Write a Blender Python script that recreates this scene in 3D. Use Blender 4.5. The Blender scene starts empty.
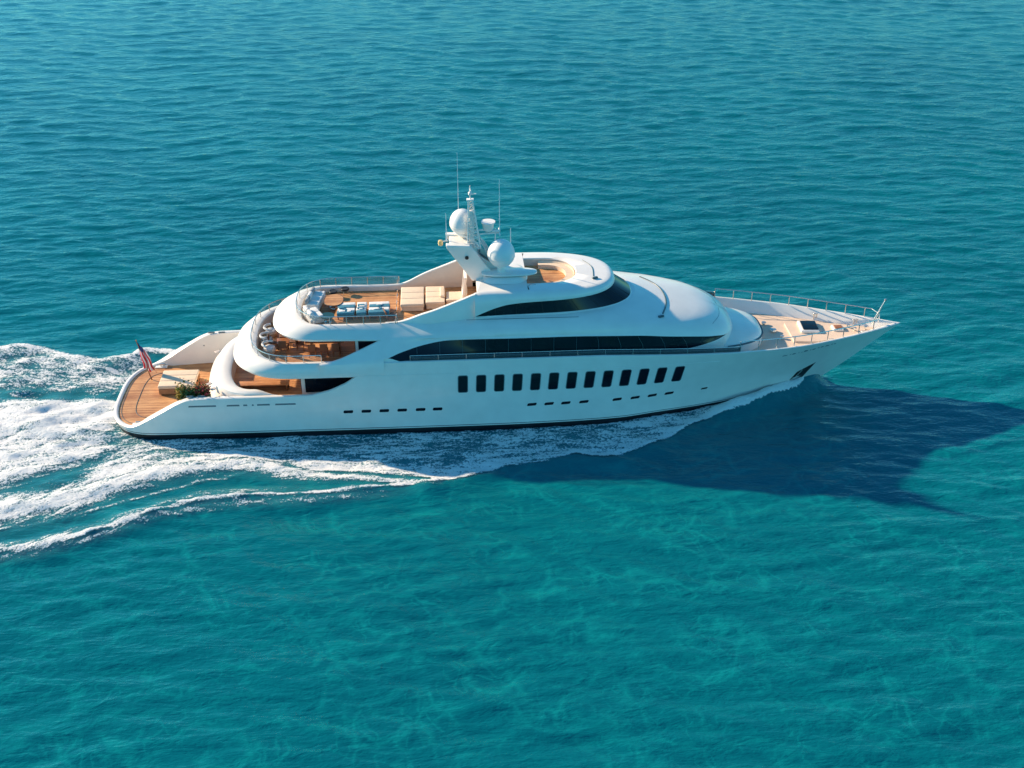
import bpy, bmesh, math, random
import numpy as np
from mathutils import Vector, Matrix
random.seed(4); rng = np.random.RandomState(7)
PI = math.pi
S = bpy.context.scene

# ------------------------------------------------------------------ camera, sky, sun, exposure
PITCH, YAW, DIST, F = math.radians(30), math.radians(3.5), 76.433, 1200.0
fwd = Vector((math.sin(YAW)*math.cos(PITCH), math.cos(YAW)*math.cos(PITCH), -math.sin(PITCH)))
rgt = Vector((math.cos(YAW), -math.sin(YAW), 0)); up = rgt.cross(fwd)
cam = bpy.data.objects.new('camera', bpy.data.cameras.new('camera')); S.collection.objects.link(cam)
cam.matrix_world = Matrix.Translation(Vector((0, 1.033, 0)) - fwd*DIST) @ Matrix((rgt, up, -fwd)).transposed().to_4x4()
cam.data.lens = F/1024*36; cam.data.sensor_width = 36; cam.data.clip_end = 20000; cam.data.clip_start = .5
S.camera = cam
SUN_D = Vector((-2.0, 1.12, 1.0)).normalized()          # towards the sun
EL = math.asin(SUN_D.z); AZ = math.atan2(SUN_D.x, SUN_D.y)
w = bpy.data.worlds.new('World'); S.world = w; w.use_nodes = True
nt = w.node_tree; bg = nt.nodes['Background']; sky = nt.nodes.new('ShaderNodeTexSky'); sky.sky_type = 'NISHITA'
sky.sun_disc = False; sky.sun_elevation = EL; sky.sun_rotation = AZ; sky.air_density = 1.0; sky.dust_density = 0.0; sky.ozone_density = 5.0
tint = nt.nodes.new('ShaderNodeVectorMath'); tint.operation = 'MULTIPLY'; tint.inputs[1].default_value = (.38, .98, .97)
nt.links.new(sky.outputs[0], tint.inputs[0]); nt.links.new(tint.outputs[0], bg.inputs[0]); bg.inputs[1].default_value = 0.108
sl = bpy.data.lights.new('sun', 'SUN'); sl.energy = 5.0; sl.angle = math.radians(1.0); sl.color = (1, .79, .56)
so = bpy.data.objects.new('sun', sl); S.collection.objects.link(so)
so.rotation_euler = SUN_D.to_track_quat('Z', 'Y').to_euler(); so.location = SUN_D*300
S.view_settings.view_transform = 'Standard'; S.view_settings.look = 'None'; S.view_settings.gamma = 1
S.view_settings.exposure = 0.92
S.render.engine = 'CYCLES'

# ------------------------------------------------------------------ materials
def mat(name, col, rough=.5, metal=0., coat=0., alpha=1., spec=.5, var=0., vscale=3., bump=0., bscale=40., sheen=0.):
    m = bpy.data.materials.new(name); m.use_nodes = True; t = m.node_tree; b = t.nodes['Principled BSDF']
    b.inputs['Base Color'].default_value = (*col, 1); b.inputs['Roughness'].default_value = rough
    b.inputs['Metallic'].default_value = metal; b.inputs['Coat Weight'].default_value = coat
    b.inputs['Coat Roughness'].default_value = .06; b.inputs['Alpha'].default_value = alpha
    b.inputs['Specular IOR Level'].default_value = spec; b.inputs['Sheen Weight'].default_value = sheen
    tc = t.nodes.new('ShaderNodeTexCoord')
    if var:
        n = t.nodes.new('ShaderNodeTexNoise'); n.inputs['Scale'].default_value = vscale; n.inputs['Detail'].default_value = 6
        t.links.new(tc.outputs['Object'], n.inputs['Vector'])
        r = t.nodes.new('ShaderNodeMapRange'); r.inputs[1].default_value = .3; r.inputs[2].default_value = .7
        r.inputs[3].default_value = 1-var; r.inputs[4].default_value = 1+var*.4
        t.links.new(n.outputs[0], r.inputs[0])
        mx = t.nodes.new('ShaderNodeVectorMath'); mx.operation = 'SCALE'; mx.inputs[0].default_value = col
        t.links.new(r.outputs[0], mx.inputs['Scale']); t.links.new(mx.outputs[0], b.inputs['Base Color'])
    if bump:
        n = t.nodes.new('ShaderNodeTexNoise'); n.inputs['Scale'].default_value = bscale; n.inputs['Detail'].default_value = 4
        t.links.new(tc.outputs['Object'], n.inputs['Vector'])
        bp = t.nodes.new('ShaderNodeBump'); bp.inputs['Strength'].default_value = bump; bp.inputs['Distance'].default_value = .03
        t.links.new(n.outputs[0], bp.inputs['Height']); t.links.new(bp.outputs[0], b.inputs['Normal'])
    return m

def teak_mat():
    m = bpy.data.materials.new('teak_planks'); m.use_nodes = True; t = m.node_tree; b = t.nodes['Principled BSDF']; L = t.links.new
    tc = t.nodes.new('ShaderNodeTexCoord'); sp = t.nodes.new('ShaderNodeSeparateXYZ'); L(tc.outputs['Object'], sp.inputs[0])
    # plank index across y
    mu = t.nodes.new('ShaderNodeMath'); mu.operation = 'MULTIPLY'; mu.inputs[1].default_value = 1/.115; L(sp.outputs[1], mu.inputs[0])
    fl = t.nodes.new('ShaderNodeMath'); fl.operation = 'FLOOR'; L(mu.outputs[0], fl.inputs[0])
    fr = t.nodes.new('ShaderNodeMath'); fr.operation = 'FRACT'; L(mu.outputs[0], fr.inputs[0])
    wn = t.nodes.new('ShaderNodeTexWhiteNoise'); wn.noise_dimensions = '1D'; L(fl.outputs[0], wn.inputs['W'])
    mp = t.nodes.new('ShaderNodeMapping'); mp.inputs['Scale'].default_value = (1.2, 14, 3); L(tc.outputs['Object'], mp.inputs[0])
    ns = t.nodes.new('ShaderNodeTexNoise'); ns.inputs['Scale'].default_value = 2.2; ns.inputs['Detail'].default_value = 7; L(mp.outputs[0], ns.inputs['Vector'])
    n2 = t.nodes.new('ShaderNodeTexNoise'); n2.inputs['Scale'].default_value = .9; n2.inputs['Detail'].default_value = 3; L(tc.outputs['Object'], n2.inputs['Vector'])
    a = t.nodes.new('ShaderNodeMath'); a.operation = 'ADD'; L(ns.outputs[0], a.inputs[0]); L(n2.outputs[0], a.inputs[1])
    a2 = t.nodes.new('ShaderNodeMath'); a2.operation = 'MULTIPLY_ADD'; a2.inputs[1].default_value = .45; L(wn.outputs['Value'], a2.inputs[0]); L(a.outputs[0], a2.inputs[2])
    cr = t.nodes.new('ShaderNodeValToRGB'); cr.color_ramp.elements[0].position = .55; cr.color_ramp.elements[1].position = 1.5/1.6
    cr.color_ramp.elements[0].color = (.37, .145, .05, 1); cr.color_ramp.elements[1].color = (.76, .40, .165, 1)
    sc = t.nodes.new('ShaderNodeMath'); sc.operation = 'MULTIPLY'; sc.inputs[1].default_value = .62; L(a2.outputs[0], sc.inputs[0]); L(sc.outputs[0], cr.inputs[0])
    g = t.nodes.new('ShaderNodeMath'); g.operation = 'LESS_THAN'; g.inputs[1].default_value = .13; L(fr.outputs[0], g.inputs[0])
    mx = t.nodes.new('ShaderNodeMix'); mx.data_type = 'RGBA'; mx.inputs[7].default_value = (.14, .065, .03, 1)
    L(g.outputs[0], mx.inputs[0]); L(cr.outputs[0], mx.inputs[6]); L(mx.outputs[2], b.inputs['Base Color'])
    b.inputs['Roughness'].default_value = .55
    return m

WHITE = mat('white_gelcoat', (.84, .80, .74), .3, coat=.25, var=.05, vscale=1.3, bump=.10, bscale=1.1)
BUFF = mat('warm_paint_bounce_tint', (.68, .56, .47), .4, var=.06, vscale=2)  # warm paint, pushed to peach for light bounced off the teak
BLACK = mat('black_antifouling', (.006, .008, .012), .3)
GLASS = mat('dark_tinted_glass', (.004, .009, .017), .05, spec=.32, var=.3, vscale=.8)
CLEAR = mat('smoked_clear_panel', (.30, .30, .28), .08, alpha=.14)
SMOKE = mat('smoked_panel', (.05, .08, .10), .12, alpha=.75)
TEAK = teak_mat()
WOOD = mat('varnished_wood', (.33, .13, .05), .35, var=.3, vscale=6)
STEEL = mat('polished_steel', (.62, .60, .56), .25, metal=.85)
PALE = mat('pale_deck_paint', (.74, .56, .42), .6, var=.10, vscale=1.2)
CREAM = mat('cream_cushion', (.76, .60, .44), .85, bump=.3, bscale=12, var=.08, vscale=5)
LINEN = mat('white_linen', (.78, .77, .74), .85, bump=.4, bscale=10, var=.12, vscale=8)
GREYC = mat('grey_cushion', (.30, .33, .35), .85, bump=.4, bscale=10, var=.3, vscale=9)
BLUEC = mat('blue_towel', (.04, .22, .32), .9, var=.4, vscale=14)
BROWN = mat('brown_wicker', (.16, .07, .035), .7, bump=.6, bscale=60, var=.3, vscale=20)
SEAM = mat('dark_seam_paint', (.05, .10, .12), .4)
STRIPE = mat('grey_trim', (.12, .17, .19), .35)
DOME = mat('radome_shell', (.80, .80, .78), .4)
RUBBER = mat('black_rubber', (.015, .015, .017), .6)
LEAF = mat('planter_leaves', (.06, .11, .02), .6, var=.4, vscale=20)
YLEAF = mat('yellow_leaves', (.36, .24, .02), .6, var=.4, vscale=20)
REDP = mat('red_petals', (.50, .03, .04), .6, var=.3, vscale=20)
RED = mat('flag_red', (.62, .02, .03), .75); FWHITE = mat('flag_white', (.78, .76, .74), .75); FBLUE = mat('flag_blue', (.02, .04, .16), .75)
LAMPG = mat('amber_lens', (.75, .55, .25), .3)

# ------------------------------------------------------------------ object helpers
def mesh_obj(name, verts, faces, mats, parent=None, fm=None, smooth=True, auto=None):
    me = bpy.data.meshes.new(name); me.from_pydata([tuple(v) for v in verts], [], faces)
    for m in (mats if isinstance(mats, (list, tuple)) else [mats]): me.materials.append(m)
    if fm is not None: me.polygons.foreach_set('material_index', fm)
    bm = bmesh.new(); bm.from_mesh(me); bmesh.ops.remove_doubles(bm, verts=bm.verts, dist=.0006)
    bm.faces.ensure_lookup_table(); bmesh.ops.dissolve_degenerate(bm, edges=bm.edges, dist=.0006)
    bmesh.ops.recalc_face_normals(bm, faces=bm.faces); bm.to_mesh(me); bm.free()
    if smooth:
        me.polygons.foreach_set('use_smooth', [True]*len(me.polygons)); 
        me.set_sharp_from_angle(angle=math.radians(auto or 38))
    o = bpy.data.objects.new(name, me); S.collection.objects.link(o)
    if parent: o.parent = parent
    return o
def thing(name, label, cat, loc=(0, 0, 0), rz=0, group=None):
    o = bpy.data.objects.new(name, None); S.collection.objects.link(o); o.location = loc; o.rotation_euler = (0, 0, rz)
    o['label'] = label; o['category'] = cat
    if group: o['group'] = group
    return o
class MB:
    def __init__(s): s.v = []; s.f = []; s.m = []
    def add(s, v, f, mi=0):
        b = len(s.v); s.v += [tuple(p) for p in v]; s.f += [tuple(i+b for i in q) for q in f]; s.m += [mi]*len(f); return s
    def box(s, c, d, mi=0, bev=.0, rz=0, tilt=0):
        bm = bmesh.new(); bmesh.ops.create_cube(bm, size=1); bmesh.ops.scale(bm, vec=d, verts=bm.verts)
        if bev: bmesh.ops.bevel(bm, geom=bm.edges[:], offset=bev, segments=3, affect='EDGES', profile=.6)
        M = Matrix.Translation(c) @ Matrix.Rotation(rz, 4, 'Z') @ Matrix.Rotation(tilt, 4, 'Y'); bm.transform(M)
        bm.verts.index_update(); s.add([v.co.copy() for v in bm.verts], [[v.index for v in f.verts] for f in bm.faces], mi); bm.free(); return s
    def tube(s, pts, r, mi=0, n=8, closed=False, cap=True):
        P = [Vector(p) for p in pts]; N = len(P); rr = r if isinstance(r, (list, tuple)) else [r]*N
        V = []; 
        for i, p in enumerate(P):
            a = P[(i-1) % N] if (closed or i > 0) else p; b = P[(i+1) % N] if (closed or i < N-1) else p
            t = (b-a).normalized(); u = t.cross(Vector((0, 0, 1)))
            if u.length < .05: u = t.cross(Vector((1, 0, 0)))
            u.normalize(); q = u.cross(t)
            V += [p+(u*math.cos(2*PI*k/n)+q*math.sin(2*PI*k/n))*rr[i] for k in range(n)]
        Fc = []
        for i in range(N if closed else N-1):
            j = (i+1) % N
            for k in range(n): Fc.append((i*n+k, i*n+(k+1) % n, j*n+(k+1) % n, j*n+k))
        if cap and not closed: Fc += [tuple(range(n))[::-1], tuple((N-1)*n+k for k in range(n))]
        return s.add(V, Fc, mi)
    def lathe(s, prof, c=(0, 0, 0), n=32, mi=0, M=None):
        V = []; Fc = []
        for (r, z) in prof: V += [Vector((r*math.cos(2*PI*k/n), r*math.sin(2*PI*k/n), z)) for k in range(n)]
        if M: V = [M @ v for v in V]
        V = [v+Vector(c) for v in V]
        for i in range(len(prof)-1):
            for k in range(n): Fc.append((i*n+k, i*n+(k+1) % n, (i+1)*n+(k+1) % n, (i+1)*n+k))
        return s.add(V, Fc, mi)
    def prism(s, pts, z0, z1, mi=0, mtop=None):
        n = len(pts); V = [(p[0], p[1], z0) for p in pts]+[(p[0], p[1], z1) for p in pts]
        s.add(V, [(i, (i+1) % n, n+(i+1) % n, n+i) for i in range(n)]+[tuple(range(n))[::-1]], mi)
        return s.add(V, [tuple(range(n, 2*n))], mi if mtop is None else mtop)
    def build(s, name, mats, parent=None, smooth=True, auto=None): return mesh_obj(name, s.v, s.f, mats, parent, s.m, smooth, auto)
def interp(x, tab, k=1):
    xs = [t[0] for t in tab]; return float(np.interp(x, xs, [t[k] for t in tab]))
def smooth(a, b, x):
    t = min(1, max(0, (x-a)/(b-a))); return t*t*(3-2*t)
def mirror(rows, mi=None, both=True):
    """rows: list of lists of (x,w,z), half breadth w >= 0; returns verts, faces, mats for both sides"""
    V = []; Fc = []; Fm = []
    n = len(rows[0]); 
    for sgn in ((-1, 1) if both else (-1,)):
        b = len(V)
        for r in rows: V += [(p[0], sgn*p[1], p[2]) for p in r]
        for i in range(len(rows)-1):
            for k in range(n-1):
                Fc.append((b+i*n+k, b+i*n+k+1, b+(i+1)*n+k+1, b+(i+1)*n+k)); Fm.append(mi[i] if mi else 0)
    return V, Fc, Fm
def sheet(name, rows, mats, parent, mi=None, both=True, thick=0, auto=None):
    V, Fc, Fm = mirror(rows, mi, both); o = mesh_obj(name, V, Fc, mats, parent, Fm, True, auto)
    if thick:
        md = o.modifiers.new('solid', 'SOLIDIFY'); md.thickness = thick; md.offset = 0
    return o
def half_outline(pts):       # pts: (x,w) list -> closed polygon both sides
    a = [(p[0], -p[1]) for p in pts]; b = [(p[0], p[1]) for p in reversed(pts)]
    out = []
    for p in a+b:
        if not out or (abs(p[0]-out[-1][0])+abs(p[1]-out[-1][1])) > 1e-3: out.append(p)
    if abs(out[0][0]-out[-1][0])+abs(out[0][1]-out[-1][1]) < 1e-3: out.pop()
    return out

yacht = thing('motor_yacht', 'large white three-deck motor yacht under way, black boot stripe and teak decks', 'yacht')

# ------------------------------------------------------------------ hull form
XE = [(-1.2, 17.2), (0, 19.0), (.9, 20.2), (1.75, 21.3), (3.0, 22.75), (4.12, 24.18), (4.6, 24.7)]
W0 = [(0, 4.1), (.1, 3.92), (.22, 3.52), (.4, 2.95), (.546, 2.42), (.68, 1.82), (.79, 1.2), (.9, .58), (1, 0)]
W1 = [(0, 4.27), (.2, 4.15), (.365, 3.92), (.46, 3.65), (.626, 2.98), (.80, 1.80), (.92, .78), (1, 0)]
def cr(x, tab):      # smooth interpolation
    xs = [t[0] for t in tab]; ys = [t[1] for t in tab]; n = len(xs)
    if x <= xs[0]: return ys[0]
    if x >= xs[-1]: return ys[-1]
    i = max(j for j in range(n-1) if xs[j] <= x); h = xs[i+1]-xs[i]; t = (x-xs[i])/h
    def sl(j):
        if j == 0: return (ys[1]-ys[0])/(xs[1]-xs[0])
        if j == n-1: return (ys[-1]-ys[-2])/(xs[-1]-xs[-2])
        a = (ys[j]-ys[j-1])/(xs[j]-xs[j-1]); c = (ys[j+1]-ys[j])/(xs[j+1]-xs[j])
        return 0 if a*c <= 0 else 2*a*c/(a+c)
    m0, m1 = sl(i)*h, sl(i+1)*h
    return (2*t**3-3*t*t+1)*ys[i]+(t**3-2*t*t+t)*m0+(-2*t**3+3*t*t)*ys[i+1]+(t**3-t*t)*m1
def wmid(x, z):
    w0 = cr(x, [(-24, 4.22), (-16, 4.38), (-7, 4.42), (-1, 4.38), (2.5, 4.27), (5, 4.1)])
    t = min(1, max(-.3, z/4.7)); w1 = 4.27 if x > -10 else 4.27-.06*smooth(-10, -20, x)
    b = w0+(w1-w0)*t + .07*math.sin(PI*min(1, max(0, t)))
    if z < 0: b = w0*(1+.12*z)
    return b
def hull_pos(st, z):
    k, a = st
    if k == 'a':
        ph = a; L = 3.6+.32*min(1.2, max(-.3, z)); n = 3.0
        return (-20.5-L*max(0, math.cos(ph))**(2/n), wmid(-20.5, z)*max(0, math.sin(ph))**(2/n), z)
    if k == 'm': return (a, wmid(a, z), z)
    xe = interp(z, XE); x = 5+(xe-5)*a
    t = max(0, z/4.3); fl = t**(1+.9*a)
    w0, w1 = cr(a, W0), cr(a, W1)
    b = w0+(w1-w0)*min(1.05, fl) + .07*math.sin(PI*min(1, t))*(1-a)
    if z < 0: b = w0*(1+.12*z)
    return (x, max(0, b), z)
def hull_w(x, z):            # half breadth at world x
    if x <= 5: return wmid(x, z)
    return hull_pos(('b', min(1, (x-5)/(interp(z, XE)-5))), z)[1]
SHEER = [(-30, .68), (-23.1, .68), (-22.7, .78), (-22.2, 1.02), (-19.9, 2.34), (-19.3, 2.6), (-18.5, 2.68), (-12.0, 2.74), (-10.9, 3.02), (-10.0, 3.44), (-9.31, 3.9), (-9.30, 4.7), (5, 4.75), (12, 4.5), (16, 4.32), (20, 4.2), (24.3, 4.14), (30, 4.14)]
def stations():
    st = [('a', i/16*PI/2) for i in range(16)]
    xs = list(np.arange(-20.5, 5, .5))+[-22.3, -9.31, -9.30, -12.3, -11.9, -11.5, -10.7, -10.2, -19.7, -19.2]
    st += [('m', float(x)) for x in sorted(x for x in xs if x >= -20.5)]
    st += [('b', (i/44)) for i in range(45)]
    return st
ST = stations()
def top_z(st):
    if st[0] == 'a': return interp(hull_pos(st, 1.)[0], SHEER)
    if st[0] == 'm': return interp(st[1], SHEER)
    z = 4.3
    for _ in range(4): z = interp(hull_pos(st, z)[0], SHEER)
    return z
def inset(st, z, d, dx=None):
    x, b, z2 = hull_pos(st, z)
    if st[0] == 'a':
        ph = st[1]; return (x+d*math.cos(ph), max(0, b-d*math.sin(ph)), z)
    if st[0] == 'b': x -= (d*1.6 if dx is None else dx)*st[1]**3
    return (x, max(0, b-d), z)
def rimw(st):
    x = hull_pos(st, 2)[0]
    return interp(x, [(-24, .24), (-22.9, .3), (-21.8, .62), (-19.2, .42), (-17.5, .3), (-12, .2), (14, .14), (24, .14)])
zfr = [.46, .50, .54]
rows = []
for zz in (-1.2, -.5, 0, .2, .36): rows.append([hull_pos(s, zz) for s in ST])
rows.append([hull_pos(s, .43) for s in ST]); rows.append([hull_pos(s, .47) for s in ST])
for fz in (.12, .25, .38, .5, .62, .74, .86, .96): rows.append([hull_pos(s, .56+(top_z(s)-.56)*fz) for s in ST])
tz = [top_z(s) for s in ST]
rows.append([inset(s, z-.0, .0) for s, z in zip(ST, tz)])
rows.append([tuple(np.array(inset(s, z, .05))+np.array((0, 0, .035))) for s, z in zip(ST, tz)])
rows.append([tuple(np.array(inset(s, z, rimw(s)-.05))+np.array((0, 0, .035))) for s, z in zip(ST, tz)])
rows.append([inset(s, z, rimw(s)) for s, z in zip(ST, tz)])
rows.append([inset(s, max(.45, z-2.1) if hull_pos(s, 2)[0] < -17 else z-.9, rimw(s)+.02) for s, z in zip(ST, tz)])
mi = [1, 1, 1, 1, 0, 1]+[0]*(len(rows)-8)+[0]
mi = mi[:len(rows)-1]
hull = sheet('hull', rows, [WHITE, BLACK, BUFF], yacht, mi)

# hull windows & marks, laid on the surface of the hull
def hull_patch(name, pts, material, parent, off=.008, nx=4, side=-1, z_in=0, thick=.03):
    """pts: four corners (x,z): bl, br, tr, tl ; bilinear grid on the hull skin, with an edge returning into the hull"""
    V = []; Fc = []; n = nx
    for j in range(n+1):
        for i in range(n+1):
            u, v = i/n, j/n
            x = (1-v)*((1-u)*pts[0][0]+u*pts[1][0])+v*((1-u)*pts[3][0]+u*pts[2][0])
            z = (1-v)*((1-u)*pts[0][1]+u*pts[1][1])+v*((1-u)*pts[3][1]+u*pts[2][1])
            V.append((x, side*(hull_w(x, z)+off), z))
    m = len(V); V += [(a, b-side*thick, c) for a, b, c in V]
    for j in range(n):
        for i in range(n):
            a = j*(n+1)+i; q = (a, a+1, a+n+2, a+n+1); Fc += [q, tuple(m+t for t in reversed(q))]
    ring = [i for i in range(n+1)]+[(j+1)*(n+1)-1 for j in range(1, n+1)]+[n*(n+1)+i for i in range(n-1, -1, -1)]+[j*(n+1) for j in range(n-1, 0, -1)]
    for a, b in zip(ring, ring[1:]+ring[:1]): Fc.append((a, b, m+b, m+a))
    return mesh_obj(name, V, Fc, material, parent, None, False)
def rounded_port(name, xc, zc, wd, ht, slant, material, parent, side=-1, off=.01, rad=.09, thick=.04, z2=0):
    pts = []
    for cx, cz, a0 in ((1, 1, 0), (-1, 1, 90), (-1, -1, 180), (1, -1, 270)):
        for k in range(5):
            a = math.radians(a0+k*22.5); px = cx*(wd/2-rad)+rad*math.cos(a); pz = cz*(ht/2-rad)+rad*math.sin(a)
            pts.append((xc+px+slant*pz/ht, zc+pz+z2*px))
    n = len(pts); V = [(x, side*(hull_w(x, z)+off), z) for x, z in pts]+[(x, side*(hull_w(x, z)+off-thick), z) for x, z in pts]
    V.append((xc, side*(hull_w(xc, zc)+off+.0), zc))
    Fc = [(i, (i+1) % n, n+(i+1) % n, n+i) for i in range(n)]+[(i, (i+1) % n, 2*n) for i in range(n)]
    return mesh_obj(name, V, Fc, material, parent, None, True, 60)
for side in (-1, 1):
    for i in range(13):
        x = -3.2+i*(12.75/12); s_ = .02+.17*i/12; zc = 3.22-.0*i
        f = rounded_port('window', x, zc, .60, 1.13, s_, STRIPE, yacht, side, .012, .12, .05)
        rounded_port('pane', x, zc, .52, 1.05, s_, GLASS, f, side, .020, .10, .04)
    for px in (-9.95, -8.9, -7.85, -6.8, -5.72, -4.72): rounded_port('porthole', px, 1.62, .56, .19, .03, GLASS, yacht, side, .014, .07)
    for px in (.85, 1.87, 2.87, 3.95, 5.95, 7.05, 8.1, 9.15, 11.35): rounded_port('porthole', px, 1.70+max(0, px-3)*.012, .54 if px < 10 else .4, .18 if px < 10 else .12, .06, GLASS, yacht, side, .014, .06, z2=.05)
    for x0, x1 in ((-19.15, -17.55), (-16.95, -16.2), (-16.0, -15.75), (-15.5, -15.38), (-15.2, -14.45), (-14.15, -12.95)):
        hull_patch('vent_slot', [(x0, 2.2), (x1, 2.2), (x1-.02, 2.3), (x0+.02, 2.3)], STRIPE, yacht, .006, 3, side)
    # raised name letters near the bow: small worn marks
    rr = random.Random(3)
    nx = 16.0
    for wd in (.42, .10, .30, .16, .12, .34, .10, .30, .14, .26, .34, .12, .20):
        h = rr.uniform(.05, .13); zz = 3.62+(nx-16)*.055+rr.uniform(-.01, .02)
        hull_patch('name_mark', [(nx, zz), (nx+wd*.7, zz+.02), (nx+wd*.85, zz+.02+h*.7), (nx+.06, zz+h)], STRIPE, yacht, .006, 1, side, thick=.02)
        nx += wd+.06
    # anchor pocket + anchor
    ap = hull_patch('anchor_pocket', [(17.0, .48), (18.05, .85), (18.7, 2.25), (17.55, 1.68)], BLACK, yacht, .012, 6, side)
    hull_patch('anchor', [(17.25, 1.02), (17.75, 1.12), (17.85, 1.32), (17.4, 1.25)], STEEL, ap, .10, 2, side, thick=.1)
    hull_patch('anchor', [(17.5, 1.25), (17.62, 1.25), (17.9, 1.8), (17.78, 1.8)], STEEL, ap, .07, 2, side, thick=.06)
    # rub rail line
    m = MB(); m.tube([(x, side*(hull_w(x, 3.93)+.0), 3.93) for x in np.linspace(-9.6, 12, 40)], .018, n=6); m.build('rub_rail', WHITE, yacht)

# ------------------------------------------------------------------ terraced aft bulwarks (U shaped shells)
def ucap(xa, wd, xc, x1, z, n=2.6, nc=22, xs=(), end=None):
    P = []
    for i in range(nc):
        ph = i/nc*PI/2; P.append((xc-(xc-xa)*max(0, math.cos(ph))**(2/n), wd*max(0, math.sin(ph))**(2/n), z))
    for x in list(np.linspace(xc, x1, 10)):
        k = smooth(0, 1, (x-xc)/(x1-xc)) if end else 0
        P.append((float(x), wd+((end[0]-wd)*k if end else 0), z+((end[1]-z)*k if end else 0)))
    return P
def ushell(name, prof, xc, x1, n, material=WHITE, parent=yacht, mi=None, mats=None, ends=None):
    rows = [ucap(xa, wd, xc, x1, z, n, end=ends[i] if ends else None) for i, (xa, wd, z) in enumerate(prof)]
    return sheet(name, rows, mats or material, parent, mi)
# main deck coaming
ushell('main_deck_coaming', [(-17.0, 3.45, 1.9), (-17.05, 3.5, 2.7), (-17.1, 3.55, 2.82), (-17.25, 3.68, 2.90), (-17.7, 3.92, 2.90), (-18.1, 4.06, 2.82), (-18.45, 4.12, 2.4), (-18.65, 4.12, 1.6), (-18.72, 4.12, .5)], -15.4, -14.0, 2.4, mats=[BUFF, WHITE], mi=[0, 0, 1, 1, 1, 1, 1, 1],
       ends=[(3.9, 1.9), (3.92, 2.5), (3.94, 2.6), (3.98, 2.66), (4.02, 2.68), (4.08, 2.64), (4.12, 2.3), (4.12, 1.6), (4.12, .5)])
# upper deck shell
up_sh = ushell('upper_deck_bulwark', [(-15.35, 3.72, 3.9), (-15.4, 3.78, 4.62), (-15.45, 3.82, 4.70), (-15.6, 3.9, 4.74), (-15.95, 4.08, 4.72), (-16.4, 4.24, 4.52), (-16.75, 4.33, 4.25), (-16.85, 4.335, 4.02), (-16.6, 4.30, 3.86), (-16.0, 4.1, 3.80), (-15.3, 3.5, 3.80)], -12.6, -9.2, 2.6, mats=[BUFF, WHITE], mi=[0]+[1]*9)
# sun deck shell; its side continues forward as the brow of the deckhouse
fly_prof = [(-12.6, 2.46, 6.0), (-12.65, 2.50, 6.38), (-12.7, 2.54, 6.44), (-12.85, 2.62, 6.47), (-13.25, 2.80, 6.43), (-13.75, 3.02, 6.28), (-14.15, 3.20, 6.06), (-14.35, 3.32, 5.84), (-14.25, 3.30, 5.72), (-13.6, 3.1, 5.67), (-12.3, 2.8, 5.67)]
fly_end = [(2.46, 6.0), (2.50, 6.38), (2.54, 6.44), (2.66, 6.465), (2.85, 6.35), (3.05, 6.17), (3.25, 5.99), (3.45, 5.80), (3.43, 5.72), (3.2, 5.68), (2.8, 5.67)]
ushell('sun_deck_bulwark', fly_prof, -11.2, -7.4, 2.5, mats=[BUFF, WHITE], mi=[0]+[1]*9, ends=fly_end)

# decks
def deck(name, pts, z, t=.12, material=(WHITE, TEAK)):
    m = MB(); m.prism(half_outline(pts), z-t, z, 0, 1); return m.build(name, list(material), yacht, False)
deck('aft_deck', [(x, b) for x, b, z in [inset(s, .6, rimw(s)-.02) for s in ST if s[0] == 'a' or (s[0] == 'm' and s[1] < -17.5)]], .62)
deck('main_deck', [(p[0], p[1]) for p in ucap(-17.15, 3.6, -14.2, -14, 0, 2.5)]+[(-13.9, 4.12), (-9.3, 4.12)], 2.16)
deck('upper_deck', [(p[0], p[1]) for p in ucap(-15.5, 3.86, -12.6, -7.6, 0, 2.6)], 4.12, .25)
deck('sun_deck', [(p[0], p[1]) for p in ucap(-12.75, 2.52, -10.3, -7, 0, 2.6)]+[(-6.5, 2.6), (-1.2, 2.75)], 6.12, .30)
deck('fore_deck', [(p[0], p[1]) for p in [inset(('b', u), 3.68, .16) for u in np.linspace(.3, .97, 26)]], 3.62, .12, (WHITE, PALE))
# margin boards on aft deck: curved bands of planking following the transom
for k, off in enumerate((.30, 1.15)):
    pts = [inset(s, 1, rimw(s)+off) for s in ST if s[0] == 'a']
    m = MB(); m.tube([(p[0], -p[1], .626) for p in reversed(pts)]+[(p[0], p[1], .626) for p in pts[1:]], .018, n=6); m.build('deck_seam', SEAM, yacht)

# ------------------------------------------------------------------ deckhouse
def Sz(z):
    return interp(z, [(4.2, 4.27), (4.7, 4.27), (5.3, 4.2), (5.9, 4.05), (6.1, 3.97), (6.4, 3.88), (6.7, 3.58), (6.9, 3.2), (6.98, 2.9), (7.04, 2.4)])
def SzX(x, z):
    a = interp(z, [(4.2, 4.27), (4.7, 4.27), (5.0, 4.06), (5.4, 3.76), (5.8, 3.45), (6.0, 3.25), (6.46, 2.7), (7.1, 2.7)])
    k = 1-smooth(-7.6, 0.5, x); return Sz(z)*(1-k)+a*k
def XF(z): return interp(z, [(4.2, 13.4), (4.9, 13.35), (5.3, 13.1), (5.7, 12.6), (6.1, 11.6), (6.4, 10.4), (6.7, 9.0), (6.9, 8.0), (6.98, 7.6), (7.04, 7.35)])
def G(s, z):
    if s <= 4:
        wd = SzX(s, z)-.20*smooth(-8, -5, s)*min(1, max(0, 1-(z-5.2)/1.)); return (s, wd, z)
    th = (s-4)*PI/2; n = 3.0-.9*smooth(6.0, 7.0, z)
    wd = Sz(z)-.20*min(1, max(0, 1-(z-5.2)/1.))
    return (4+(XF(z)-4)*max(0, math.sin(th))**(2/n), wd*max(0, math.cos(th))**(2/n), z)
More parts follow.
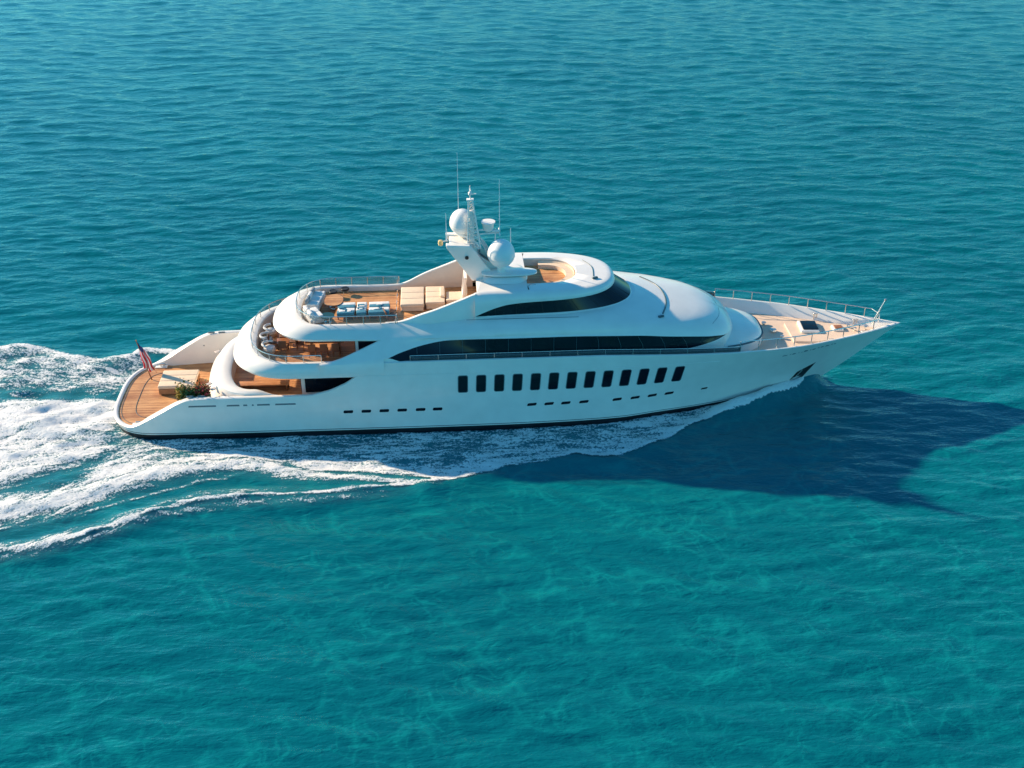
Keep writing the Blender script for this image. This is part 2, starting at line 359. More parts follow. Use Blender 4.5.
SS = [float(v) for v in np.arange(-7.8, 4.01, .3)]+[4+i/36 for i in range(1, 37)]
SS = sorted(set([round(v, 4) for v in SS]+[-7.5, -7.4, 4.0]))
def sx(s): return G(s, 5.0)[0] if s > 4 else s
WT = [(-7.8, 4.9), (-7.5, 4.92), (-7.0, 5.08), (-6.4, 5.24), (-5.5, 5.47), (-3.9, 5.76), (0, 5.93), (3, 5.95), (6, 5.90), (7.6, 5.84), (9, 5.68), (10.5, 5.47), (12.0, 5.14), (12.7, 4.98), (30, 4.98)]
WBt = [(-7.8, 4.9), (-7.5, 4.92), (-6.6, 4.70), (-5.0, 4.62), (8, 4.68), (10, 4.76), (12.0, 4.92), (12.7, 4.98), (30, 4.98)]
wt = [cr(sx(s), WT) for s in SS]; wb = [min(a, cr(sx(s), WBt)) for s, a in zip(SS, wt)]
low = sheet('deckhouse_side', [[G(s, 3.7) for s in SS], [G(s, 4.4) for s in SS], [G(s, b) for s, b in zip(SS, wb)]], [WHITE], yacht)
glass = sheet('window_band', [[G(s, b) for s, b in zip(SS, wb)]]+[[tuple(np.array(G(s, b+(t-b)*f))-np.array((0, .012, 0))) for s, b, t in zip(SS, wb, wt)] for f in (.25, .5, .75)]+[[G(s, t) for s, t in zip(SS, wt)]], [GLASS], yacht)
uprows = [[G(s, t) for s, t in zip(SS, wt)], [(lambda p: (p[0], p[1]+.05, p[2]))(G(s, t+.02)) for s, t in zip(SS, wt)]]
def ztop(s): return 6.1-.3*(1-smooth(-7.6, 0.5, s)) if s <= 4 else 6.1
for f in (.25, .5, .75): uprows.append([(lambda p: (p[0], p[1]+.05*(1-f), p[2]))(G(s, t+.02+(ztop(s)-t-.02)*f)) for s, t in zip(SS, wt)])
for (aw, az), zf in zip(((3.45, 5.8), (3.38, 5.87), (3.3, 5.94), (3.2, 6.03), (3.1, 6.12), (3.0, 6.22), (2.9, 6.31), (2.8, 6.39), (2.7, 6.455)), (6.1, 6.25, 6.4, 6.55, 6.7, 6.82, 6.9, 6.98, 7.04)):
    r = []
    for s in SS:
        p = G(s, zf); p = (p[0], Sz(zf), zf) if s <= 4 else p; k = 1-smooth(-7.6, 0.5, p[0]) if s <= 4 else 0
        wv = p[1]+(aw-p[1])*k
        if p[0] < -2.2: wv = max(wv, 2.72)
        r.append((p[0], wv, zf+(az-zf)*k))
    uprows.append(r)
last = uprows[-1]
for f, dz in ((.85, .0), (.6, .0), (.3, .0), (0, .0)):
    uprows.append([(p[0] if SS[i] <= 4 else 4+(p[0]-4)*f, p[1]*f, p[2]+dz) for i, p in enumerate(last)])
# the roof of the lower deckhouse only forward of the sun deck
roof_from = next(i for i, s in enumerate(SS) if s > -2.0)
brow = sheet('deckhouse_shell', uprows[:14], [WHITE], yacht, auto=50)
sheet('deckhouse_roof', [r[roof_from:] for r in uprows[13:]], [WHITE], yacht, auto=60)
# mullions across the window band
for i in range(13):
    x = -5.8+i*1.32
    for sd in (-1, 1):
        s = x if x <= 4 else 4+math.asin(min(1, ((x-4)/9.35))**1.5)/(PI/2)
        zb, zt = cr(x, WBt), cr(x, WT)
        if zt-zb < .25: continue
        pp = [G(s, zb+(zt-zb)*f) for f in (.02, .5, .98)]
        m = MB(); m.tube([(p[0], sd*(p[1]+.004), p[2]) for p in pp], .012, n=5); m.build('mullion', SEAM, glass)
# triangular wings closing the aft ends of the two openings
wx = [float(v) for v in np.linspace(-11.4, -7.7, 16)]
DG = [(-11.4, 4.72), (-11.0, 4.77), (-10.3, 4.92), (-9.4, 5.22), (-8.4, 5.58), (-7.7, 5.84)]
dz_ = [cr(x, DG) for x in wx]
for sgn in (0, 1):
  _r = [[(x, SzX(x, 4.0)+.062, 4.0) for x in wx]]+[[(x, SzX(x, 4.68+(d-4.68)*f)+.062*(1-f), 4.68+(d-4.68)*f) for x, d in zip(wx, dz_)] for f in (0, .25, .5, .75, 1)]+[[(x, SzX(x, d)-.12, d) for x, d in zip(wx, dz_)], [(x, SzX(x, d)-.14, d-.25) for x, d in zip(wx, dz_)]]
  V, Fc, Fm = mirror(_r, None, False)
  if sgn: V = [(a, -b, c) for a, b, c in V]
  mesh_obj('side_wing', V, Fc, [WHITE], yacht, Fm)
# saloon bulkheads
def bulkhead(name, x, wd, z0, z1, doors):
    m = MB(); m.box((x, 0, (z0+z1)/2), (.16, 2*wd, z1-z0)); b = m.build(name, [WHITE], yacht, False)
    for (y, dw) in doors:
        g = MB(); g.box((x-.1, y, z0+(z1-z0)*.48), (.05, dw, (z1-z0)*.86)); g.build('door_pane', GLASS, b, False)
    return b
bulkhead('main_saloon_bulkhead', -12.6, 3.25, 2.16, 3.82, [(-2.4, 1.4), (-.8, 1.5), (.8, 1.5), (2.4, 1.4)])
bulkhead('upper_saloon_bulkhead', -9.3, 2.95, 4.12, 5.92, [(-2.0, 1.3), (-.6, 1.3), (.8, 1.3), (2.2, 1.2)])
for sd in (-1, 1):   # saloon flanks, dark glazing behind the side decks
    m = MB(); m.box((-11.0, sd*3.28, 2.99), (3.1, .08, 1.66)); f = m.build('saloon_flank', WHITE, yacht, False)
    g = MB(); g.box((-11.0, sd*3.335, 3.05), (2.9, .04, 1.3)); g.build('pane', GLASS, f, False)
    m = MB(); m.box((-8.5, sd*2.98, 5.02), (1.5, .08, 1.8)); f = m.build('saloon_flank', WHITE, yacht, False)
    g = MB(); g.box((-8.5, sd*3.035, 5.05), (1.4, .04, 1.5)); g.build('pane', GLASS, f, False)

# ------------------------------------------------------------------ pilothouse and hardtop
def plan(xc, xf, wd, z, n, x0, xs=(), nc=30):
    P = [(float(x), wd, z) for x in np.linspace(x0, xc, 18)]
    for i in range(1, nc+1):
        th = i/nc*PI/2; P.append((xc+(xf-xc)*math.sin(th)**(2/n), wd*max(0, math.cos(th))**(2/n), z))
    return P
def var_rows(fz_list): return fz_list
pb = plan(1, 7.06, 3.0, 0, 2.5, -2.4); pt = plan(1, 5.9, 2.9, 0, 2.5, -2.4)
PBz = [(-2.4, 6.9), (0, 6.98), (2, 7.02), (5, 7.06), (8, 7.08)]
PTz = [(-2.4, 6.93), (-1.9, 7.15), (-1.2, 7.42), (-.4, 7.62), (1, 7.74), (3, 7.80), (6, 7.84)]
PB = [(p[0], p[1], cr(p[0], PBz)) for p in pb]; PT = [(p[0], p[1]+(3.0-2.9)*max(0, 1-(cr(p[0], PTz)-6.9)/.9), cr(p[0], PTz)) for p in pt]
def lerp(a, b, f): return tuple(a[k]+(b[k]-a[k])*f for k in range(3))
pg = sheet('pilothouse_window', [PB, [lerp(a, b, .5) for a, b in zip(PB, PT)], PT], [GLASS], yacht)
sheet('pilothouse_base', [[(p[0], p[1]+.02, 6.5) for p in PB], [(p[0]+.05*(p[0] > 1), p[1]+.05, p[2]-.04) for p in PB], [(p[0], p[1]+.0, p[2]+.0) for p in PB]], [WHITE], yacht)
for k in (6, 12, 18, 24, 29, 34, 38, 42):
    for sd in (-1, 1):
        a, b = PB[k], PT[k]
        if b[2]-a[2] < .2: continue
        m = MB(); m.tube([(a[0], sd*(a[1]+.005), a[2]+.01), (b[0], sd*(b[1]+.005), b[2]-.02)], .014, n=5); m.build('mullion', RUBBER, pg)
# shell above the pilothouse glass, aft it becomes the tall wings of the sun deck
WING = [(-7.7, 6.44), (-6.9, 6.48), (-6.4, 6.62), (-5.5, 7.02), (-4.5, 7.40), (-3.6, 7.76), (-3.0, 8.0), (-2.5, 8.22), (-2.2, 8.30), (-1.6, 8.33), (1, 8.34), (6.2, 8.24)]
def off(P, d, dz=None, z=None):
    out = []
    for i, p in enumerate(P):
        a = P[max(0, i-1)]; b = P[min(len(P)-1, i+1)]; tx, tw = b[0]-a[0], b[1]-a[1]; l = math.hypot(tx, tw) or 1
        nx_, nw = -tw/l, tx/l
        if i == len(P)-1: nx_, nw = 1, 0
        out.append((p[0]+nx_*d, max(0, p[1]+nw*d), (p[2]+dz) if z is None else z(p[0])))
    return out
toff = off(PT, 0, z=lambda x: 0)
topc = lambda x: cr(x, WING)
sh = [PT, off(PT, .14, .03)]
for f, d in ((.3, .15), (.6, .10), (.85, -.02), (.97, -.16), (1.0, -.34)):
    sh.append([(q[0], q[1], p[2]+.03+(topc(q[0])-p[2]-.03)*f) for p, q in zip(PT, off(PT, d, 0))])
# roof surface running in to the cockpit well
well = plan(1.6, 3.62, 1.72, 8.5, 2.3, .7)
wf = [i for i, p in enumerate(PT) if p[0] >= .62]; i0 = wf[0]
ring = sh[-1][i0:]
nR = len(ring)
wl_ = plan(1.6, 3.62, 1.78, 8.5, 2.3, .66, nc=nR-18)[:nR] if nR > 18 else None
def resample(P, n):
    d = [0]
    for a, b in zip(P, P[1:]): d.append(d[-1]+math.dist(a, b))
    return [tuple(float(np.interp(d[-1]*k/(n-1), d, [p[j] for p in P])) for j in range(3)) for k in range(n)]
wellr = resample(plan(1.7, 3.75, 1.80, 8.56, 2.3, .66), nR); wellr = [(a, b, c-.2) for a, b, c in wellr]
ring_r = resample(ring, nR)
hard = sheet('hardtop_shell', sh, [WHITE], yacht, auto=50)
sheet('hardtop_roof', [ring_r, [lerp(a, (b[0], b[1], b[2]+.02), .5) for a, b in zip(ring_r, wellr)], wellr, [(p[0]-.03*(p[0] > 1.7), p[1]-.03, 8.30) for p in wellr]], [WHITE], yacht, auto=60)
# well: coaming wall, teak sole, curved seat
inner = [(p[0]-.03*(p[0] > 1.7), max(0, p[1]-.03), 8.30) for p in wellr]
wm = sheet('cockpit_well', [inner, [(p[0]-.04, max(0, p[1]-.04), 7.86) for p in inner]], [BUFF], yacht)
m = MB(); m.prism(half_outline([(p[0], p[1]) for p in inner]), 7.84, 7.88, 0); m.build('cockpit_sole', TEAK, yacht, False)
s1 = [(1.7+(p[0]-1.7)*.97 if p[0] > 1.7 else p[0], p[1]*.97, 8.22) for p in inner]; s2 = [(1.7+(p[0]-1.7)*.72 if p[0] > 1.7 else p[0], p[1]*.72, 8.14) for p in inner]
kk = next(i for i, p in enumerate(inner) if p[0] > 1.5)
sheet('cockpit_seat', [s1[kk:], [(a[0]*.99+.016, a[1]*.95, 8.12) for a in s1[kk:]], s2[kk:], [(p[0], p[1], 7.88) for p in s2[kk:]]], [CREAM], yacht)
# aft part of the hardtop: solid roof from the arch to the well, with a stepped plinth
aft_o = [(x, PTw, 0) for x, PTw in ((-2.25, 2.58), (-1.5, 2.66), (.70, 2.66))]
V = [(-2.25, -2.66, 8.28), (.70, -2.66, 8.34), (.70, 2.66, 8.34), (-2.25, 2.66, 8.28), (-1.7, 0, 8.46), (.70, 0, 8.44)]
m = MB(); m.add(V, [(0, 1, 5, 4), (4, 5, 2, 3), (0, 4, 3)]); m.add([(a, b, c-.12) for a, b, c in V], [(0, 1, 5, 4), (4, 5, 2, 3), (0, 4, 3)])
m.add([V[0], V[3], (-2.25, 2.66, 8.16), (-2.25, -2.66, 8.16)], [(0, 1, 2, 3)]); m.add([V[1], V[2], (.70, 2.66, 7.86), (.70, -2.66, 7.86)], [(0, 1, 2, 3)])
m.build('hardtop_aft_roof', WHITE, yacht, False)
def loft(name, secs, material, parent, auto=45, cap=True):
    n = len(secs[0]); V = [p for s in secs for p in s]; Fc = []
    for i in range(len(secs)-1):
        for k in range(n): Fc.append((i*n+k, i*n+(k+1) % n, (i+1)*n+(k+1) % n, (i+1)*n+k))
    if cap: Fc += [tuple(range(n))[::-1], tuple((len(secs)-1)*n+k for k in range(n))]
    return mesh_obj(name, V, Fc, material, parent, None, True, auto)
def sup(cx, cy, a, b, z, n=3., k=40, cut=None):
    out = []
    for i in range(k):
        t = 2*PI*i/k; c, s = math.cos(t), math.sin(t)
        out.append((cx+a*math.copysign(abs(c)**(2/n), c), cy+b*math.copysign(abs(s)**(2/n), s), z))
    return out
loft('roof_plinth', [sup(-.55, -.5, 1.35, 1.3, 8.36, 3.4), sup(-.6, -.5, 1.2, 1.1, 8.58, 3.4), sup(-.65, -.5, 1.1, 1.0, 8.6, 3.4)], WHITE, yacht)
loft('radar_pod', [sup(-.3, -.95, 1.45, .42, 8.62, 2.6), sup(-.3, -.95, 1.66, .55, 8.70, 2.6), sup(-.3, -.95, 1.64, .55, 8.77, 2.6), sup(-.3, -.95, 1.5, .44, 8.82, 2.6)], WHITE, yacht, 30)
# inner wall under the arch with an open white door frame
m = MB(); m.box((-1.55, 0, 7.2), (.14, 5.3, 2.1)); blk = m.build('sun_deck_bulkhead', BUFF, yacht, False)
for y in (.55,):
    g = MB()
    g.box((-2.95, y-.62, 7.05), (.16, .13, 1.9), 0, .03, 0, .12); g.box((-2.95, y+.62, 7.05), (.16, .13, 1.9), 0, .03, 0, .12); g.box((-2.84, y, 7.98), (.18, 1.37, .14), 0, .03); g.build('door_frame', WHITE, blk, False)
    d = MB(); d.box((-2.93, y, 7.0), (.04, 1.1, 1.8), 0, 0, 0, .12); d.build('door', WOOD, blk, False)
# wings thickness cap
wi = [x for x in np.linspace(-7.6, -2.35, 26)]
for sd in (-1, 1):
    m = MB(); secs = []
    for x in wi:
        z1 = cr(x, WING); wd = 2.62+.27*smooth(-6.9, -4.5, x)
        secs.append([(x, sd*(wd+.06), 5.95), (x, sd*(wd+.06), z1-.03), (x, sd*(wd+.02), z1+.02), (x, sd*(wd-.12), z1+.02), (x, sd*(wd-.16), z1-.03), (x, sd*(wd-.16), 5.95)])
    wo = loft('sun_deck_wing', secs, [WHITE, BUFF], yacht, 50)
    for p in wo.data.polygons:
        if abs(p.normal.y) > .8 and p.normal.y*sd < 0: p.material_index = 1  # inboard faces coloured peach, teak bounce light put into the paint
# foredeck coachroof with sun pad, joined to the deckhouse front
def fr(xf, wd, z, n=3.0): return plan(9.0, xf, wd, z, n, 8.0)
loft_rows = [fr(15.3, 2.8, 3.55), fr(15.3, 2.8, 4.2), fr(15.2, 2.74, 4.38), fr(14.9, 2.6, 4.52), fr(14.2, 2.35, 4.74), fr(13.2, 2.0, 5.0), fr(12.2, 1.4, 5.25), fr(11.0, .8, 5.4)]
cr_o = sheet('coachroof', loft_rows, [WHITE], yacht, auto=60)
ed = fr(15.3, 2.81, 4.24)
m = MB(); e = [p for p in ed if p[0] > 12.5]; m.tube([(p[0]+.02, -p[1]-.02, p[2]) for p in e]+[(p[0]+.02, p[1]+.02, p[2]) for p in reversed(e[:-1])], .05, n=6); m.build('trim', SEAM, cr_o)
# curved slits and small fittings in the shells
def surf_line(name, pts, r, material=SEAM, parent=yacht):
    m = MB(); m.tube(pts, r, n=6); return m.build(name, material, parent)
def zroof(x, y):     # height of the deckhouse crown found by ray casting later
    return None
bpy.context.view_layer.update()
dg = bpy.context.evaluated_depsgraph_get()
def drop(x, y, z0=20):
    hit, loc, nrm, idx, ob, _ = S.ray_cast(dg, Vector((x, y, z0)), Vector((0, 0, -1)))
    return loc.z if hit else 0
def on_top(pts, dz=.0): return [(x, y, drop(x, y)+dz) for x, y in pts]
def sm(pts, n=24):
    P = [Vector((*p, 0)) for p in pts]; out = []
    for k in range(n+1):
        t = k/n*(len(P)-1); i = min(int(t), len(P)-2); f = t-i
        p0 = P[max(0, i-1)]; p1 = P[i]; p2 = P[i+1]; p3 = P[min(len(P)-1, i+2)]
        q = .5*((2*p1)+(p2-p0)*f+(2*p0-5*p1+4*p2-p3)*f*f+(3*p1-p0-3*p2+p3)*f**3); out.append((q.x, q.y))
    return out
surf_line('vent_slit', on_top(sm([(8.0, 2.2), (8.75, 1.2), (9.1, 0), (9.05, -1.4), (8.65, -2.6)])), .05)
surf_line('vent_slit', on_top(sm([(4.3, 1.4), (4.75, .4), (4.7, -.9)]), .0), .03)
surf_line('panel_seam', on_top(sm([(11.2, 2.4), (12.2, 1.2), (12.5, 0), (12.3, -1.4), (11.7, -2.5)])), .012)
surf_line('panel_seam', on_top(sm([(.72, -2.3), (.9, -1.9), (1.2, -1.95)])), .012)
for (x, y) in ((4.75, -1.2), (8.5, -2.9)):
    z = drop(x, y); m = MB(); m.box((x, y, z+.05), (.35, .16, .1), 0, .03, .4); m.build('deck_fitting', SEAM, yacht)

# ------------------------------------------------------------------ arch, mast, domes
def plate(name, y0, y1, pts, material=WHITE, parent=yacht):
    n = len(pts); V = [(x, y0, z) for x, z in pts]+[(x, y1, z) for x, z in pts]
    Fc = [(i, (i+1) % n, n+(i+1) % n, n+i) for i in range(n)]+[tuple(range(n)), tuple(range(n, 2*n))[::-1]]
    o = mesh_obj(name, V, Fc, material, parent, None, False)
    bv = o.modifiers.new('b', 'BEVEL'); bv.width = .05; bv.segments = 3; return o
arch = plate('mast_arch', -.55, .72, [(-2.3, 8.3), (-.6, 8.5), (-.9, 8.85), (-2.1, 9.7), (-2.6, 10.35), (-3.75, 10.42), (-3.72, 10.2)])
plate('arch_cheek', -.95, -.52, [(-2.45, 8.2), (-1.15, 8.35), (-1.35, 8.8), (-2.55, 10.42), (-3.95, 10.50), (-3.90, 10.3)], WHITE, arch)
plate('arch_cheek', .70, 1.1, [(-2.45, 8.2), (-1.15, 8.35), (-1.35, 8.8), (-2.55, 10.42), (-3.95, 10.50), (-3.90, 10.3)], WHITE, arch)
plate('recess_panel', -.42, .6, [(-.75, 8.62), (-.72, 8.66), (-1.95, 9.78), (-1.98, 9.72)], STRIPE, arch)
mast = MB()
def P_(t): return Vector((-2.35-.12*t, 0, 10.0+2.9*t))
base = [(.42, .34), (.42, -.34), (-.34, -.34), (-.34, .34)]
legs = []
for bx, by in base:
    pts = [P_(t)+Vector((bx*(1-.72*t), by*(1-.72*t), 0)) for t in (0, .5, 1)]; legs.append(pts); mast.tube(pts, .045, n=6)
for k in range(9):
    t0, t1 = k/9, (k+1)/9
    for i in range(4):
        a = base[i]; b = base[(i+1) % 4]
        mast.tube([P_(t0)+Vector((a[0]*(1-.72*t0), a[1]*(1-.72*t0), 0)), P_(t1)+Vector((b[0]*(1-.72*t1), b[1]*(1-.72*t1), 0))], .024, n=5)
        mast.tube([P_(t1)+Vector((a[0]*(1-.72*t1), a[1]*(1-.72*t1), 0)), P_(t1)+Vector((b[0]*(1-.72*t1), b[1]*(1-.72*t1), 0))], .022, n=5)
lat = mast.build('mast', WHITE, yacht)
m = MB(); m.box((-2.42, 0, 11.1), (.30, .26, 2.3), 0, .05); m.build('cable_duct', WHITE, lat)
m = MB(); m.box((-2.47, 0, 12.92), (.42, .30, .07), 0, .02); m.tube([(-2.47, 0, 12.9), (-2.47, 0, 13.75)], .03); m.lathe([(.0, 0), (.11, .02), (.12, .14), (.05, .22), (0, .23)], (-2.47, 0, 13.2), 16); m.box((-2.30, 0, 13.25), (.4, .08, .07), 0, .02); m.box((-2.47, 0, 13.5), (.08, .42, .05)); m.build('masthead_light', WHITE, lat)
# cables & struts tangle below the mast
m = MB(); rr = random.Random(5)
for k in range(9):
    y = -.4+k*.1; m.tube([(-2.1, y*.6, 11.0-rr.random()*.5), (-1.7, y*.9, 10.2-rr.random()*.2), (-1.2-rr.random()*.3, y, 9.35)], .022, n=5)
m.build('cable_run', WHITE, lat)
m = MB(); m.lathe([(.0, .0), (.22, .0), (.30, .1), (.34, .42), (.42, .5), (.42, .56), (0, .57)], (-1.45, .1, 10.95), 20); m.tube([(-2.3, 0, 11.0), (-1.45, .1, 11.0)], .06); m.build('searchlight', WHITE, lat)
m = MB(); m.tube([(-2.3, 0, 10.75), (-.75, .05, 10.82)], .05); m.tube([(-1.05, .05, 10.8), (-1.05, .05, 9.6)], .03); m.tube([(-.8, -.5, 10.86), (-.8, .6, 10.86)], .04); m.box((-1.0, .0, 10.95), (.5, .14, .12), 0, .04); m.build('radar_arm', WHITE, lat)
def dome(name, c, r, ped):
    m = MB(); prof = [(0.001, -r*.92)]
    for i in range(1, 25):
        a = -PI/2+PI*i/24; rr_ = r*math.cos(a); zz = r*math.sin(a)*(1.12 if a > 0 else .98); prof.append((max(rr_, .001), zz))
    m.lathe(prof, c, 40); o = m.build(name, DOME, yacht, auto=70)
    p = MB(); p.lathe([(.26, -ped), (.24, -ped*.6), (.34, -r*.90), (.52, -r*.78), (.5, -r*.70)], c, 28); p.build('pedestal', WHITE, o)
    q = MB(); q.lathe([(r*.995, -.03), (r*1.004, -.015), (r*1.004, .015), (r*.995, .03)], (c[0], c[1], c[2]-.12), 40); q.build('joint_ring', WHITE, o)
dome('radar_dome', (-.75, -.95, 9.90), .80, 1.15)
dome('radar_dome', (-2.95, .75, 11.2), .74, .9)
m = MB(); m.tube([(-3.2, .75, 10.45), (-2.6, .2, 10.5)], .10); m.build('dome_bracket', WHITE, arch)
def whip(x, y, z0, z1, r=.028):
    m = MB(); m.tube([(x, y, z0), (x, y, z0+.35), (x, y, z1)], [r*1.5, r, r*.5], n=6); m.build('whip_antenna', DOME, yacht)
whip(-3.15, .9, 10.4, 15.4); whip(-.78, .2, 10.8, 14.0); whip(-3.9, .0, 10.4, 12.1, .035)
whip(-.1, .75, 9.0, 10.75, .045); whip(-1.0, .5, 9.6, 10.9, .03)
m = MB(); m.tube([(-3.8, 0, 10.4), (-4.2, 0, 10.35)], .035); m.lathe([(.0, -.16), (.13, -.14), (.15, 0), (.13, .14), (0, .2)], (-4.25, 0, 10.28), 16, 1); m.build('stern_lamp', [WHITE, LAMPG], arch)
m = MB(); m.lathe([(0, 0), (.11, .0), (.11, .05), (0, .06)], (-2.75, -.96, 9.72), 14, M=Matrix.Rotation(PI/2, 4, 'X')); m.build('camera_dome', RUBBER, arch)
z = 7.55
m = MB(); m.lathe([(0, 0), (.07, .0), (.07, .05), (0, .06)], (-1.9, -3.03, 7.5), 12, M=Matrix.Rotation(PI/2, 4, 'X')); m.build('deck_lamp', STRIPE, yacht)

# ------------------------------------------------------------------ railings
def railing(name, path, h, n, panel=None, closed=False, mid=False, r=.028, hmat=STEEL):
    P = [Vector(p) for p in path]; m = MB(); m.tube([p+Vector((0, 0, h)) for p in P], r, n=8)
    if mid: m.tube([p+Vector((0, 0, h*.5)) for p in P], r*.55, n=6)
    o = m.build(name, hmat, yacht)
    d = [0]
    for a, b in zip(P, P[1:]): d.append(d[-1]+(b-a).length)
    pm = None
    for k in range(n):
        t = d[-1]*(k+.0)/(n-1); q = Vector([float(np.interp(t, d, [p[j] for p in P])) for j in range(3)])
        if pm is None:
            s = MB(); s.tube([(0, 0, 0), (0, 0, h)], r*.85, n=6); pm = s.build('stanchion', hmat, o); pm.location = q
        else:
            c = pm.copy(); S.collection.objects.link(c); c.parent = o; c.location = q
    if panel:
        V = []; Fc = []
        for p in P: V += [p+Vector((0, 0, .03)), p+Vector((0, 0, h-.05))]
        for i in range(len(P)-1): Fc.append((2*i, 2*i+1, 2*i+3, 2*i+2))
        g = mesh_obj('glass_panel', V, Fc, panel, o, None, True); sd_ = g.modifiers.new('s', 'SOLIDIFY'); sd_.thickness = .015
    return o
def both(P, z): return [(p[0], -p[1], z) for p in reversed(P)]+[(p[0], p[1], z) for p in P[1:]]
railing('sun_deck_railing', both(ucap(-12.9, 2.68, -10.3, -6.9, 0, 2.6), 6.46), .52, 17, CLEAR)
railing('upper_deck_railing', both(ucap(-15.7, 3.96, -12.6, -11.3, 0, 2.6), 4.72), .45, 15, CLEAR)
for sd in (-1, 1):
    P = [(x, sd*(wmid(min(x, 5), 4.7)-.10) if x <= 5 else sd*(hull_w(x, 4.6)-.10), interp(x, SHEER)+.02) for x in np.linspace(-6.2, 13.2, 36)]
    railing('side_deck_railing', P, .36, 13, SMOKE, r=.02, hmat=STEEL)
bowp = []
for x in np.linspace(13.2, 22.5, 30):
    bowp.append((float(x), max(.10, hull_w(x, 4.1)-.08), interp(x, SHEER)+.03))
bowp.append((22.75, .0, 4.18))
railing('bow_railing', [(p[0], -p[1], p[2]) for p in bowp]+[(p[0], p[1], p[2]) for p in reversed(bowp[:-1])], .62, 19, None, r=.032)
# ------------------------------------------------------------------ foredeck gear (fixed to the yacht)
m = MB(); m.tube([(22.35, 0, 4.1), (23.0, .05, 5.72)], [.075, .05]); m.lathe([(0, 0), (.08, .02), (.08, .1), (0, .14)], (23.0, .05, 5.69), 12); m.build('jackstaff', STEEL, yacht)
hp = [inset(('b', u), 3.9, .35)[:2] for u in np.linspace(.62, .93, 14)]
deck('anchor_platform', [(x, y) for x, y in [(17.2, 1.2), (18.6, 1.35), (20.5, .9), (21.8, .5), (22.6, .3)]], 3.74, .2, (BUFF, PALE))
m = MB(); m.box((18.5, .42, 3.82), (1.15, 1.4, .2), 0, .08, -.06); hz = m.build('foredeck_hatch', WHITE, yacht)
m = MB(); m.box((18.55, .42, 3.95), (.95, 1.15, .05), 0, .02, -.06); m.build('hatch_glass', GLASS, hz)
m = MB(); m.box((20.3, .18, 3.80), (.7, .62, .16), 0, .05); hz = m.build('foredeck_hatch', WHITE, yacht)
m = MB(); m.box((20.32, .18, 3.90), (.5, .44, .05), 0, .02); m.build('hatch_glass', WOOD, hz)
for (x, y, r) in ((15.9, 1.25, .16), (16.25, .25, .22), (16.6, -.65, .13), (21.0, .35, .12), (21.3, -.1, .12), (22.0, .0, .1)):
    m = MB(); z = 3.62 if x < 17.4 else 3.74; m.lathe([(r*.5, 0), (r*.55, .1), (r, .13), (r*.9, .2), (0, .24)], (x, y, z), 18); m.build('deck_vent', STEEL, yacht)
for sd in (-1, 1):
    for x in (21.6, 19.3):
        m = MB(); y = sd*(hull_w(x, 4.1)-.42); m.box((x, y, 3.75+.3), (.34, .08, .07), 0, .03); m.tube([(x-.08, y, 3.6), (x-.08, y, 4.05)], .03); m.tube([(x+.08, y, 3.6), (x+.08, y, 4.05)], .03); m.build('cleat', STEEL, yacht)
    m = MB(); y = sd*3.55; m.box((-22.35, y, .82), (.42, .12, .1), 0, .04); m.tube([(-22.45, y, .6), (-22.45, y, .82)], .05); m.tube([(-22.25, y, .6), (-22.25, y, .82)], .05); m.build('cleat', STEEL, yacht)
    m = MB(); m.box((-22.4, y, .65), (.75, .42, .05), 0, .02); m.build('cleat_plate', WHITE, yacht)
    for x in (-19.05, -18.4):
        m = MB(); m.box((x, sd*4.03, 2.74), (.42, .1, .09), 0, .03); m.build('fairlead', STRIPE, yacht)
m = MB(); m.box((-19.6, 3.88, 1.9), (.08, .03, .08)); m.build('deck_lamp', STRIPE, yacht, False)
for (x, y) in ((-18.15, -2.7), (-17.8, -3.3), (-18.25, 1.3)):
    m = MB(); m.box((x, y, 2.80), (.34, .26, .06), 0, .03, .7); m.build('fairlead', BUFF, yacht)
# crease lines along the shaded brow
for sd in (-1, 1):
    surf_line('panel_seam', [(x, sd*(Sz(6.85)+.005), 6.86) for x in np.linspace(-2.9, 3.6, 30)], .012)

# ------------------------------------------------------------------ loose furniture and things on deck
def cushion(m, c, d, mi=0, bev=.07, rz=0, tilt=0): return m.box(c, d, mi, bev, rz, tilt)
# aft deck sunbed
t = thing('sunbed', 'wide cream double sunbed with brown base on the teak stern deck', 'sunbed', (-20.75, .95, .62))
m = MB(); m.box((0, 0, .2), (2.15, 2.0, .4), 0, .06); m.build('base', WOOD, t)
for k in range(3):
    m = MB(); cushion(m, (-.03, -.68+k*.68, .50), (2.2, .665, .22), 0, .06); m.build('cushion', CREAM, t)
m = MB(); m.box((.0, -1.02, .22), (2.2, .05, .36), 0, .02); m.build('side_panel', mat('tan_leather', (.42, .20, .09), .6, var=.2), t)
# planter with flowers
t = thing('planter', 'dark trough planter with yellow, green leaves and red flowers at the aft deck steps', 'planter', (-18.95, -3.45, 1.72))
m = MB(); m.box((0, 0, .25), (1.9, .42, 1.0), 0, .04); m.build('trough', RUBBER, t)
def leaves(name, x0, x1, n, mt, hh, sz, parent, seed, zb=.7):
    r = random.Random(seed); m = MB()
    for k in range(n):
        c = Vector((r.uniform(x0, x1), r.gauss(0, .17), zb+abs(r.gauss(0, .5))*hh)); s = sz*r.uniform(.6, 1.3)
        a = Vector((r.gauss(0, 1), r.gauss(0, 1), r.gauss(0, 1))).normalized(); b = a.orthogonal().normalized(); b.rotate(Matrix.Rotation(r.uniform(0, 6), 3, a)); cc = a.cross(b)
        m.add([c-b*s, c+cc*s*.45, c+b*s, c-cc*s*.45], [(0, 1, 2, 3)])
    return m.build(name, mt, parent, False)
leaves('foliage', -.98, -.45, 420, YLEAF, .75, .09, t, 1)
